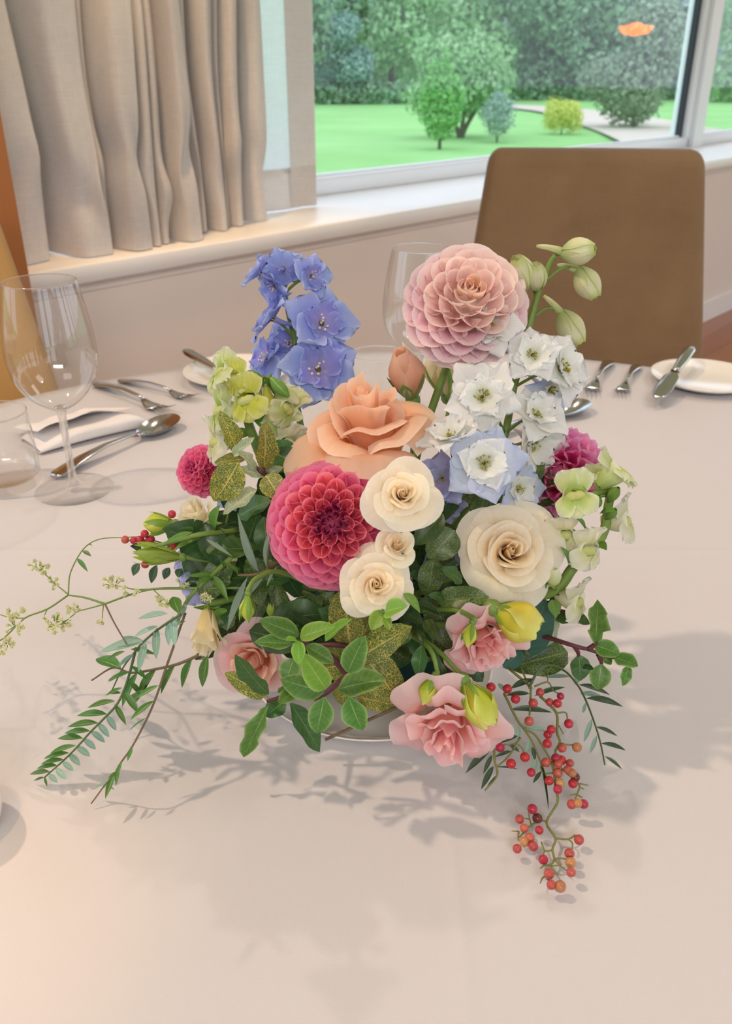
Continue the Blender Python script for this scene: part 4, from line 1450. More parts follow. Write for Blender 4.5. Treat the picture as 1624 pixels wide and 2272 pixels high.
def snap(o, key, c, axis, rad, roll, rng, node):
    M = TRS(c, frame(z=axis) @ Matrix.Rotation(roll, 4, 'Z'), rad)
    b = put('blossom', SNT[key], o, M)
    L = SNL[key]
    for x in (-1, 1):
        d = V((x * .42, .9, .28)).normalized()
        put('upper_lip', L[0], b, M @ TRS(V((x * .16, .20, -.05)), frame(y=d, z=V((x * .3, -.35, 1))), (.95, .92, .92)))
    for x, y in ((-1, -.55), (0, -1), (1, -.55)):
        d = V((x * .8, y, .16)).normalized()
        put('lower_lip', L[1 + abs(x)], b, M @ TRS(V((x * .25, -.30 if x == 0 else -.22, .12)), frame(y=d, z=V((x * .2, .35, 1))), (.85, .72, .8)))
    tail = M @ V((0, 0, -1.0))
    for k in range(4):
        a = k * PI / 2 + .5
        q = M @ V((.24 * math.cos(a), .24 * math.sin(a), -1.0))
        leaf(o, SCAL, tail, tail + (M.to_3x3() @ V((.30 * math.cos(a), .30 * math.sin(a), .42))), rad * .32, M.to_3x3() @ V((-math.cos(a), -math.sin(a), .5)), 'calyx_lobe')
    put('stalk', MB().tube([node, tail], [.0016, .0016], 5).mesh('stalk', stem_g), o)


def snapdragon(label, pts, flowers, buds, leaves, seed):
    rng = random.Random(seed)
    o = thing('snapdragon', label, 'flower', pts[0])
    stem_tube(o, pts, .0040, .0026, stem_g, n=8)
    path = cr(pts, 8)
    for key, px, py, Y, rpx, ax, roll in flowers:
        c = at(px, py, Y)
        rad = msz(rpx, py, Y) * 1.22
        a = cd(*ax)
        t_ = c - a * rad
        snap(o, key, c, a, rad, roll, rng, min(path, key=lambda p: (p - t_).length))
    for (bx, by), (tx, ty), Y, w_, m in buds:
        B_, T_ = at(bx, by, Y), at(tx, ty, Y - .006)
        W_ = msz(w_, by, Y)
        M = TRS(B_, frame(z=T_ - B_))
        L_ = (T_ - B_).length

        def body(u, v):
            a = 2 * PI * u
            r = W_ * math.sin(PI * (.06 + .88 * v)) ** .8 * (1 + .06 * math.cos(3 * a))
            return (r * math.cos(a), r * math.sin(a), L_ * v)
        put('flower_bud', MB().grid(body, 12, 8).mesh('flower_bud', m), o, M)
        for k in range(3):
            a = k * 2.09
            e = M.to_3x3() @ V((math.cos(a), math.sin(a), 0))
            leaf(o, SCAL, B_, B_ + e * W_ * .95 + (T_ - B_) * .45, W_ * 1.1, -e + (T_ - B_).normalized() * .3, 'calyx_lobe')
        n_ = min(path, key=lambda p: (p - B_).length)
        put('stalk', MB().tube([n_, B_], .0014, 5).mesh('stalk', stem_g), o)
    for b_, t_, Y, w_ in leaves:
        leaf(o, SNLEAF, at(*b_, Y), at(*t_, Y - .01), msz(w_, b_[1], Y))
    return o


SNLEAF = leaf_mesh('leaf', leaf_mat('snapdragon_leaf', '4f7d30', '6d9a42', '9dbb6a'), .85, .9, .3, .2)
snapdragon('pale lime snapdragon on the left side beneath the blue delphinium',
    [FOAM + V((-.03, .01, 0)), at(600, 1060, .54), at(568, 985, .545), at(548, 920, .55), at(562, 862, .55), at(588, 838, .55)],
    [('lime', 486, 822, .54, 40, (-.75, .35, .55), .3), ('yellow', 544, 884, .525, 44, (-.35, -.15, .95), .2), ('lime', 484, 908, .545, 44, (-.85, .0, .55), .1),
     ('cream', 474, 978, .55, 44, (-.85, -.15, .5), -.1), ('lime', 642, 905, .53, 40, (.55, -.55, .6), -.5), ('yellow', 520, 838, .535, 34, (-.65, -.1, .8), .2),
     ('cream', 640, 985, .535, 42, (.5, -.55, .7), -.3), ('lime', 625, 940, .54, 38, (.6, -.5, .6), -.6)],
    [((590, 858), (602, 935), .53, 15, sn_y), ((608, 845), (662, 895), .535, 17, sn_a), ((575, 858), (560, 905), .54, 13, sn_a), ((600, 838), (640, 880), .53, 14, SEPS), ((580, 838), (540, 830), .545, 13, SEPS)],
    [((592, 862), (598, 824), .54, 26), ((560, 900), (590, 955), .54, 30), ((545, 950), (520, 975), .54, 26), ((560, 850), (528, 818), .56, 22)], 81)
snapdragon('pale lime snapdragon leaning out on the right side over the cloth',
    [FOAM + V((.05, .0, .01)), at(1200, 1322, .47), at(1275, 1255, .475), at(1335, 1190, .48), at(1350, 1120, .485), at(1356, 1085, .487)],
    [('lime', 1276, 1096, .455, 44, (-.35, .1, .95), .15), ('lime', 1372, 1040, .49, 44, (.7, .65, .2), -.2), ('cream', 1392, 1152, .485, 44, (.85, .1, .4), .2),
     ('cream', 1308, 1218, .465, 42, (.5, -.3, .85), .0), ('cream', 1248, 1186, .47, 40, (-.15, -.55, .8), .1), ('cream', 1286, 1334, .46, 42, (.75, -.2, .5), .2), ('lime', 1338, 1050, .50, 36, (.0, .8, .3), .2)],
    [((1350, 1112), (1372, 1082), .482, 13, SEPS), ((1328, 1100), (1320, 1130), .48, 12, SEPS), ((1225, 1300), (1232, 1262), .455, 16, sn_a), ((1345, 1150), (1366, 1130), .48, 12, SEPS)],
    [((1300, 1180), (1288, 1148), .47, 24), ((1262, 1258), (1254, 1212), .465, 22), ((1330, 1140), (1362, 1128), .475, 26), ((1225, 1330), (1235, 1368), .455, 30), ((1322, 1205), (1345, 1215), .475, 26), ((1200, 1310), (1215, 1268), .46, 28)], 82)

# ================================================================== FOLIAGE
pit_g = leaf_mat('pittosporum_green', '3f6e2e', '628f38', 'a9c47c', tr=.2, edge='9ab870')
pit_l = leaf_mat('pittosporum_young', '66982f', '86b03e', 'bcd284', tr=.25, edge='a8c66a')
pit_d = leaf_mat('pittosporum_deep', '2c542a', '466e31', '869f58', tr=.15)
var_y = leaf_mat('variegated_yellow', '4f6a2e', '6d8040', 'd9c877', tr=.2, net='d8c25e', net_scale=15, veinw=.06, side=False)
var_s = leaf_mat('variegated_silver', '7d947c', 'a3b496', 'd7dcb8', tr=.2, net='d3cfa0', net_scale=15, veinw=.05, side=False)
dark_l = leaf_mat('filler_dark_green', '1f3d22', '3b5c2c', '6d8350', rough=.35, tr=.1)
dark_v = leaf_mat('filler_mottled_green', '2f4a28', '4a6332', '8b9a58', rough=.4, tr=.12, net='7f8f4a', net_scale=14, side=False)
euc = leaf_mat('eucalyptus_teal', '2c5a50', '3a6a5a', '6a9484', rough=.5, tr=.1)
sch_g = leaf_mat('pepper_leaf_green', '3f6f33', '5d8d40', 'a0bd74', rough=.38, tr=.2, side=False, veinw=.08)
sch_b = leaf_mat('pepper_leaf_grey', '7fa596', '9cbcab', 'c2d8c8', rough=.5, tr=.2, side=False, veinw=.08)
sch_d = leaf_mat('pepper_leaf_dark', '2a4530', '456043', '7a9070', rough=.35, tr=.12, side=False, veinw=.08)

L_PIT = leaf_mesh('leaf', pit_g, .85, .62, .22, .18, .05, 11, petiole=.06)
L_PITL = leaf_mesh('leaf', pit_l, .85, .65, .28, .12, .03, 9)
L_PITD = leaf_mesh('leaf', pit_d, .85, .62, .15, .22, .07, 12, petiole=.05)
L_WAVY = leaf_mesh('leaf', pit_g, .9, .6, .2, .1, .12, 15, twist=.5)
L_VAR = leaf_mesh('leaf', var_y, .85, .55, .16, .2, .05, 9)
L_VARW = leaf_mesh('leaf', var_y, .85, .58, .3, .3, .12, 12, twist=.4)
L_SIL = leaf_mesh('leaf', var_s, .85, .62, .3, .25, .10, 11)
L_DRK = leaf_mesh('leaf', dark_l, .85, .65, .2, .2, .04, 9)
L_DRV = leaf_mesh('leaf', dark_v, .85, .6, .18, .22, .07, 10)
L_EUC = leaf_mesh('leaf', euc, .9, .5, .06, .1, .02, 6)
L_SG = leaf_mesh('leaflet', sch_g, .9, .9, .25, .12, nu=2, nv=7)
L_SB = leaf_mesh('leaflet', sch_b, .9, .75, .2, .12, nu=2, nv=7)
L_SD = leaf_mesh('leaflet', sch_d, .9, .9, .3, .15, nu=2, nv=7)
L_LAN = leaf_mesh('leaf', leaf_mat('lance_leaf_green', '4f7a34', '77a047', 'a8c270', tr=.2, side=False), .75, .95, .3, .2, nu=2, nv=9)
L_GRY = leaf_mesh('leaf', leaf_mat('lance_leaf_grey', '7d9484', '98ab98', 'b9c7b6', tr=.2, side=False, veinw=.08), .85, 1.0, .3, .1, nu=2, nv=9)


def crop(ox, oy, k):
    return lambda p: (ox + p[0] * k, oy + p[1] * k)


def sprig(name, label, f, Y, stems, leaves, mat, r=.0016, cat='foliage', base=None, group=None):
    """stems: lists of crop points (+ own depth); leaves: (mesh, base, tip, width in crop px, depth offset, normal)"""
    k = f((1, 0))[0] - f((0, 0))[0]
    p0 = at(*f(stems[0][0]), Y)
    o = thing(name, label, cat, base or p0, group)
    for st in stems:
        stem_tube(o, [at(*f(p), Y + (p[2] if len(p) > 2 else 0)) for p in st], r, r * .6, mat, n=5)
    rng = random.Random(len(label))
    for me, b, t, w_, *ex in leaves:
        dz = ex[0] if ex else 0
        dt = ex[1] if len(ex) > 1 else -.010
        nr = TC * .8 + UP * .35 + RT * rng.uniform(-.45, .45) + UP * rng.uniform(-.3, .3)
        leaf(o, me, at(*f(b), Y + dz), at(*f(t), Y + dz + dt), msz(w_ * k, f(b)[1], Y), nr)
    return o


fA = crop(460, 1300, .308)
sprig('variegated_sprig', 'yellow veined variegated leaves in the centre under the lowest spray rose', fA, .425,
      [[(1160, 300, .04), (1090, 440, .01), (1010, 560), (990, 660)], [(1090, 440, .01), (940, 424), (800, 426)]],
      [(L_VAR, (1030, 430), (965, 60), 275, .004), (L_VAR, (1100, 515), (1432, 300), 225, .0), (L_VAR, (1120, 500), (1420, 850), 290, -.004), (L_VAR, (990, 560), (790, 610), 190, .004),
       (L_VAR, (1010, 640), (960, 870), 200, .010), (L_VAR, (1080, 800), (1390, 860), 150, .014), (L_VAR, (1010, 540), (850, 440), 140, .008), (L_VAR, (1090, 470), (1180, 200), 190, .018)], stem_p, .0022)
sprig('pittosporum_sprig', 'fresh green pittosporum rosette with a purple stem at the lower front', fA, .405,
      [[(1160, 470, .03), (1010, 640), (930, 710), (850, 775), (770, 815)], [(1010, 640, .01), (880, 500, .004), (760, 440), (668, 385)]],
      [(L_PIT, (660, 352), (398, 250), 155, .004), (L_PITL, (668, 368), (902, 285), 135, -.006), (L_PITL, (848, 395), (1018, 235), 105, .006), (L_PIT, (608, 420), (356, 392), 115, -.002),
       (L_PITL, (650, 395), (574, 385), 70, -.014), (L_PITL, (655, 395), (655, 560), 98, -.016), (L_PIT, (712, 430), (905, 545), 120, -.008), (L_PIT, (625, 520), (560, 690), 160, .002),
       (L_PITL, (852, 740), (688, 500), 175, -.012), (L_PIT, (842, 762), (548, 690), 195, -.002), (L_PIT, (640, 755), (520, 830), 120, .006), (L_PIT, (1010, 622), (1112, 396), 178, -.012),
       (L_PIT, (945, 742), (1256, 655), 205, -.012), (L_PIT, (1020, 800), (1105, 1055), 200, -.002), (L_PIT, (842, 800), (790, 1072), 185, -.010), (L_PITD, (598, 845), (842, 1195), 170, .0)], stem_p, .0022)
sprig('pittosporum_sprig', 'darker twisted pittosporum leaves before the left peach lisianthus', fA, .415,
      [[(700, 760, .02), (560, 790), (500, 812), (430, 832)]],
      [(L_PITD, (440, 780), (195, 548), 150, -.004), (L_VAR, (430, 785), (150, 640), 150, .006), (L_WAVY, (440, 862), (248, 1240), 115, -.006), (L_PITD, (560, 830), (420, 925), 150, .006), (L_PIT, (520, 770), (600, 700), 90, .0)], stem_p, .0018)
fB = crop(400, 760, .1847)
sprig('variegated_sprig', 'gold speckled variegated leaves at the upper left under the snapdragon', fB, .492,
      [[(1230, 1760, .03), (1020, 1590), (900, 1490), (820, 1400), (760, 1330)], [(1020, 1590, .01), (1000, 1560), (990, 1500)]],
      [(L_VARW, (690, 1335), (535, 870), 215, .006), (L_SIL, (640, 1355), (835, 1150), 130, -.006), (L_VARW, (1000, 1535), (1065, 1025), 250, .002), (L_SIL, (900, 1530), (740, 1300), 150, -.004),
       (L_VARW, (700, 1440), (420, 1935), 400, -.008), (L_VARW, (780, 1400), (430, 1420), 140, .004), (L_SIL, (1020, 1600), (690, 1500), 140, .0), (L_VAR, (1030, 1590), (1195, 1862), 300, -.010),
       (L_SIL, (1040, 1590), (1190, 1500), 130, .006), (L_SIL, (920, 1770), (490, 2020), 240, .004), (L_DRK, (930, 1750), (1130, 2160), 330, .020), (L_DRK, (1340, 1500), (1400, 1310), 150, .02)], stem_p, .0018)
fC = crop(1020, 1300, .2586)
sprig('pittosporum_sprig', 'wavy pittosporum sprig on a purple stem reaching right over the cloth', fC, .445,
      [[(600, 420, .03), (740, 440, .012), (980, 515), (1100, 545), (1240, 595)], [(1100, 545), (1160, 500), (1175, 470)], [(1240, 595), (1310, 608), (1340, 630)], [(985, 517), (1015, 570), (1020, 600)], [(1190, 590), (1215, 650), (1215, 675)]],
      [(L_WAVY, (1165, 490), (1195, 140), 150, .0), (L_PIT, (1150, 505), (1370, 575), 165, .004), (L_PIT, (1215, 590), (1295, 660), 100, .006), (L_PIT, (1320, 612), (1525, 665), 170, -.004),
       (L_WAVY, (1450, 690), (1400, 855), 100, .0), (L_PITD, (1020, 590), (1050, 815), 185, .0), (L_PITD, (1060, 690), (1130, 700), 60, -.004), (L_PIT, (1215, 670), (1190, 890), 190, -.002)], stem_p, .0018)
sprig('pittosporum_sprig', 'small pittosporum shoot below the lowest snapdragon floret on the right', fC, .462,
      [[(700, 250, .02), (800, 240), (860, 215), (930, 225)]],
      [(L_PITD, (930, 230), (1112, 315), 100, .0), (L_PITD, (850, 240), (915, 300), 120, .0), (L_SIL, (800, 250), (740, 540), 150, .006), (L_PITD, (790, 160), (830, 90), 90, .01)], stem_p, .0016)
sprig('eucalyptus_sprig', 'round blue green eucalyptus leaf behind the bright yellow bud', fC, .452,
      [[(480, 460, .02), (560, 560), (600, 590)]], [(L_EUC, (560, 600), (740, 140), 300, .006, .004), (L_EUC, (520, 560), (380, 700), 170, .02)], stem_d, .0016)
fD = crop(360, 1060, .2094)
sprig('lance_leaf_sprig', 'narrow grey green lance leaves crossing the dark centre left', fD, .455,
      [[(1250, 880, .02), (1100, 980), (960, 1030), (800, 1030)]],
      [(L_GRY, (1020, 1000), (790, 400), 95, .006), (L_GRY, (1120, 970), (1145, 490), 75, .006), (L_GRY, (905, 1050), (670, 1640), 75, -.004), (L_GRY, (1110, 1000), (680, 1480), 75, .0), (L_LAN, (800, 1030), (700, 900), 60, .004),
       (L_GRY, (1000, 1040), (880, 1420), 45, -.008), (L_GRY, (1215, 940), (1100, 1150), 35, .0)], stem_b, .0014)
sprig('lance_leaf_sprig', 'green branch with pointed leaves slanting across the left side', fD, .470,
      [[(900, 720, .03), (780, 800), (560, 1000), (400, 1150), (250, 1330), (130, 1600)], [(800, 560, .02), (400, 600), (180, 660), (-60, 720)]],
      [(L_LAN, (540, 1040), (705, 1300), 90, -.004), (L_LAN, (650, 960), (640, 880), 50, .0), (L_LAN, (320, 580), (-20, 700), 70, -.004), (L_GRY, (460, 650), (740, 830), 50, .0), (L_LAN, (400, 640), (90, 760), 80, .004),
       (L_LAN, (560, 1020), (250, 1040), 60, .002), (L_LAN, (560, 560), (560, 300), 190, .012), (L_LAN, (540, 1050), (370, 1110), 60, .0), (L_LAN, (640, 1420), (350, 1360), 90, -.006), (L_LAN, (690, 1400), (480, 1480), 80, -.010), (L_LAN, (330, 560), (190, 510), 70, .008)], stem_g, .0020)
fE = crop(580, 980, .2586)
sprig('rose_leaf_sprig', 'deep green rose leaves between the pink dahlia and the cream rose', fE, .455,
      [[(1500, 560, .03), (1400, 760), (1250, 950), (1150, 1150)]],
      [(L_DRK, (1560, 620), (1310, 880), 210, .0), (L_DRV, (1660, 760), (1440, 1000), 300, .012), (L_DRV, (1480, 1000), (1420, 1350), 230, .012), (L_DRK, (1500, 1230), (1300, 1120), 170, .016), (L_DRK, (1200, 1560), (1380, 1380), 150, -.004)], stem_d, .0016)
sprig('pittosporum_sprig', 'small curled leaf pair hanging beneath the lowest spray rose', fE, .405,
      [[(1000, 1380, .02), (1040, 1450), (1050, 1480)]], [(L_PITL, (1050, 1450), (940, 1610), 150, .0), (L_PITL, (1060, 1460), (1230, 1400), 190, -.006), (L_PITL, (1060, 1490), (1100, 1610), 80, -.008), (L_LAN, (1220, 1300), (1370, 1450), 100, .0)], stem_g, .0012)
fF = crop(860, 1120, .197)
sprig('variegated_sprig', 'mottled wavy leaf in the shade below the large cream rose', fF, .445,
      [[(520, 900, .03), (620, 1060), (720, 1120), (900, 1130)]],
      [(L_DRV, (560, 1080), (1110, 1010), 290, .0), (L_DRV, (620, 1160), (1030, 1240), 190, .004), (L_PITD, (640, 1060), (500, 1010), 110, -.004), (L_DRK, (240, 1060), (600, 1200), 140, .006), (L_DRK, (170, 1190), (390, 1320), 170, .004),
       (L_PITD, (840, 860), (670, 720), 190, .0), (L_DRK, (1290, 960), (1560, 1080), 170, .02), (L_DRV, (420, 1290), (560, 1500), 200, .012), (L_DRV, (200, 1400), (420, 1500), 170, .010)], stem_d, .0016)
fG = crop(820, 1300, .2586)
sprig('pittosporum_sprig', 'dark hanging leaves over the foam beside the lime green bud', fG, .428,
      [[(380, 330, .03), (420, 430), (455, 500), (470, 560)]],
      [(L_PITD, (450, 510), (405, 790), 140, -.006), (L_DRK, (470, 520), (620, 620), 120, .012), (L_DRK, (640, 660), (900, 850), 230, .016), (L_DRK, (780, 600), (980, 820), 190, .020), (L_PITD, (520, 520), (700, 870), 70, .0), (L_DRV, (330, 360), (240, 500), 150, .012)], stem_d, .0016)

tw = thing('bare_twig', 'thin bare brown twig sticking out over the cloth below the green leaves', 'twig', at(965, 1531, .44))
put('stem', MB().tube(cr([at(1000, 1515, .455), at(935, 1545, .435), at(830, 1592, .428), at(722, 1641, .425)], 4), .0011, 6).mesh('stem', stem_b), tw)

# dense dark filler leaves that close the middle of the arrangement
rngF = random.Random(77)
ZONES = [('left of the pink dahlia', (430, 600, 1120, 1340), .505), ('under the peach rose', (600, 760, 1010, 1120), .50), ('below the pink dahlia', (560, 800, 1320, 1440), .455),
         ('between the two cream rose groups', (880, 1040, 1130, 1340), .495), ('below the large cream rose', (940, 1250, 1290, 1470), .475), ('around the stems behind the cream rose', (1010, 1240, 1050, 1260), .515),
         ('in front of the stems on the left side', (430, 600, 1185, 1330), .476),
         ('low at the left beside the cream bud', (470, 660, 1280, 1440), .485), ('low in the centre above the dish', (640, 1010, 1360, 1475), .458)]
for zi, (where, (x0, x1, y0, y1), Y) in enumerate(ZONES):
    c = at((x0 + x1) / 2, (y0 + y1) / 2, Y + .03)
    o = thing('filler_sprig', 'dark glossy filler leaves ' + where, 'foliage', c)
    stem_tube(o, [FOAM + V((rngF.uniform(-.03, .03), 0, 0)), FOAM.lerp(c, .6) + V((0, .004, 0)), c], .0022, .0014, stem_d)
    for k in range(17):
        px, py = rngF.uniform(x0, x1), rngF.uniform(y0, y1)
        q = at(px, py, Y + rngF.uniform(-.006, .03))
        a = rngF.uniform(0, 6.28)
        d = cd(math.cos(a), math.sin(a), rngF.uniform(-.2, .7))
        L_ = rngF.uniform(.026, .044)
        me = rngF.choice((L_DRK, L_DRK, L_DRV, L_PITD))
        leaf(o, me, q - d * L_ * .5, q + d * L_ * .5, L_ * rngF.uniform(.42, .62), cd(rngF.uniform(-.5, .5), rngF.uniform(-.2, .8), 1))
lob = delphinium('blue delphinium florets low on the left edge behind the lance leaves', [FOAM + V((-.03, .02, 0)), at(500, 1260, .52), at(430, 1262, .525)],
                 [('lav', 415, 1240, .52, 44, (-.6, .3, .7), 3), ('lav', 440, 1300, .52, 50, (-.4, -.2, .9), 3), ('lav', 500, 1330, .515, 40, (.0, -.4, .9), 2), ('blue', 515, 1100, .52, 34, (-.2, .3, .9), 3)], 91)
lob2 = delphinium('violet blue delphinium florets deep in the shade left of the cream rose', [FOAM + V((.02, .02, 0)), at(960, 1300, .51), at(985, 1250, .505)],
                  [('lav', 985, 1245, .50, 50, (-.2, .1, .9), 3), ('lav', 960, 1290, .50, 34, (-.4, -.2, .9), 2)], 92)


# ---- long pinnate pepper fronds trailing on the cloth
def frond(label, f, pts, h0, h1, lfs, w_px, mat, r=.0009, start=None):
    """pts in crop pixels; the stem drops from height h0 to h1 above the cloth"""
    n = len(pts)
    P = [on(*f(p), TZ + lerp(h0, h1, (i / (n - 1)) ** .8)) for i, p in enumerate(pts)]
    o = thing('pepper_frond', label, 'foliage', P[0])
    stem_tube(o, ([start] if start is not None else []) + P, r, r * .5, mat, n=5)
    k = f((1, 0))[0] - f((0, 0))[0]
    path = [(a, TZ + lerp(h0, h1, (i / (len(cr([V((*p, 0)) for p in pts], 6)) - 1)) ** .8)) for i, a in enumerate(cr([V((*p, 0)) for p in pts], 6))]
    for me, b, t, *ex in lfs:
        z = min(path, key=lambda q: (q[0] - V((*b, 0))).length)[1]
        B_ = on(*f(b), z)
        T_ = on(*f(t), max(TZ + .0035, z - (ex[0] if ex else .004)))
        w_ = (T_ - B_).length * (ex[1] if len(ex) > 1 else w_px) * 1.15
        T_ = T_ + (T_ - B_) * .06
        leaf(o, me, B_, T_, w_, V((0, -.25, 1)), 'leaflet')
    return o


fH = crop(40, 1360, .3571)
G, B_L = L_SG, L_SB
frond('longest green pepper frond trailing to the lower left corner of the bouquet', fH, [(735, 215), (680, 420), (620, 560), (540, 650), (450, 740), (370, 830), (290, 910), (200, 990), (165, 1022)], .075, .006,
      [(G, (690, 370), (558, 415)), (G, (650, 465), (545, 508)), (G, (605, 548), (435, 580)), (G, (555, 630), (370, 628)), (G, (500, 685), (313, 697)), (G, (450, 735), (290, 740)), (G, (405, 780), (248, 773)), (G, (360, 825), (203, 862)),
       (G, (318, 870), (162, 897)), (G, (285, 912), (143, 932)), (G, (245, 948), (118, 960)), (G, (200, 988), (75, 995)), (G, (165, 1022), (98, 1040)), (G, (165, 1020), (180, 1075)),
       (G, (600, 568), (668, 686), .008), (B_L, (548, 636), (610, 724), .008, .34), (B_L, (495, 685), (566, 766), .008, .34), (B_L, (450, 735), (540, 798), .008, .34), (B_L, (405, 783), (482, 842), .006, .38), (B_L, (360, 830), (446, 886), .006, .38),
       (B_L, (315, 875), (384, 942), .005, .38), (B_L, (275, 925), (342, 976), .004, .38), (B_L, (235, 965), (296, 1027), .003, .38), (B_L, (190, 1000), (242, 1050), .003, .38),
       (G, (660, 490), (745, 612), .01, .28), (G, (690, 425), (765, 505), .01, .28), (G, (700, 330), (800, 405), .01, .26), (G, (640, 500), (575, 500), .004)], .22, stem_d)
frond('slim pepper frond bending down to the cloth right of the longest one', fH, [(1040, 0), (970, 200), (910, 370), (860, 520), (800, 660), (710, 830), (640, 930), (600, 1000), (540, 1070), (455, 1185)], .105, .004,
      [(G, (875, 450), (728, 528)), (G, (845, 545), (703, 652)), (G, (800, 650), (692, 724), .004, .10), (G, (712, 835), (680, 914), .004, .28), (G, (645, 920), (612, 1010)), (G, (625, 950), (608, 1060)), (G, (600, 1000), (543, 1140)),
       (B_L, (560, 1055), (480, 1080)), (B_L, (545, 1070), (600, 1095)), (G, (610, 985), (558, 1030))], .22, stem_b)
frond('pepper frond with broad dark leaflets below the cream lisianthus bud', fH, [(1180, 235), (1000, 315), (850, 350), (700, 372), (590, 340), (455, 420)], .080, .045,
      [(G, (1180, 260), (1138, 455), .02, .28), (G, (1082, 288), (1008, 458), .02, .28), (G, (975, 328), (878, 494), .02, .28), (G, (858, 352), (735, 530), .02, .28), (G, (745, 368), (640, 572), .02, .24), (G, (780, 470), (728, 530), .02, .4),
       (G, (690, 372), (560, 420), .01, .22), (G, (640, 345), (483, 272), .005, .28)], .26, stem_b, .0011)
frond('grey green pepper frond fanning out above the dark one on the left', fH, [(1010, 10), (880, 95), (780, 180), (720, 250), (650, 345), (575, 500)], .115, .055,
      [(B_L, (930, 5), (748, 27)), (B_L, (870, 82), (720, 142)), (B_L, (862, 92), (856, 270), .01), (B_L, (962, 15), (972, 192), .01), (B_L, (780, 172), (560, 205)), (B_L, (790, 180), (515, 228)), (G, (665, 238), (552, 288)), (G, (700, 225), (848, 250)),
       (B_L, (795, 178), (748, 352), .01), (B_L, (645, 152), (780, 172)), (B_L, (930, 60), (935, 195), .01), (B_L, (1000, 40), (1040, -60), .0), (G, (1000, 5), (960, -110), .0, .3), (B_L, (720, 255), (620, 330)), (B_L, (930, 100), (1040, 40))], .24, stem_d, .0009)
frond('slender pepper frond arching down the right side over the cloth', fC, [(600, 860), (680, 720), (770, 682), (900, 730), (1010, 850), (1080, 980), (1150, 1160), (1205, 1340), (1245, 1535)], .055, .030,
      [(L_SB, (945, 780), (738, 775)), (L_SD, (1020, 848), (1282, 918), .004), (L_SB, (1035, 930), (1235, 945), .01), (L_SD, (1085, 965), (1392, 1016)), (L_SB, (1080, 1000), (1055, 1092), .01), (L_SB, (1135, 1140), (1068, 1328), .01),
       (L_SD, (1165, 1210), (1350, 1277)), (L_SB, (1178, 1280), (1118, 1432), .01), (L_SD, (1213, 1352), (1422, 1398)), (L_SD, (1243, 1462), (1390, 1562)), (L_SB, (960, 790), (1000, 820), .02)], .20, stem_d, .0010)

# ---- pepper berry branch
berry_m = []
for nm, c1, c2 in (('red', 'ab2038', 'c63c4e'), ('coral', 'b64444', 'cc6c58'), ('dark', '5c2226', '7a3233'), ('tan', 'b5714a', 'cf9a66')):
    b = NT('berry_' + nm)
    tc_ = b.n('ShaderNodeTexCoord').outputs['Object']
    col = b.mix(b.noise(tc_, 2.6, 4), hx(c1), hx(c2))
    berry_m.append(b.finish(b.vary(col, .01, .12), 0.28, 0.08, spec=.5, sss=.1))
rngP = random.Random(15)


def berry_mesh(m):
    mb = MB()
    mb.lathe([(.0001, -1), (.42, -.9), (.76, -.66), (.95, -.3), (1, .05), (.93, .42), (.72, .73), (.38, .94), (.14, .99), (.08, .93), (.0001, .9)], 14)
    return mb.mesh('berry', m)


BER = [berry_mesh(m) for m in berry_m]
fI = crop(1020, 1560, .2587)
HB = lambda y: lerp(.05, .006, min(1, max(0, (y - 1490) / 330)))     # height above the cloth along the branch


def bp(px, py, dh=0.0):
    return on(px, py, TZ + max(.0035, HB(py) + dh))


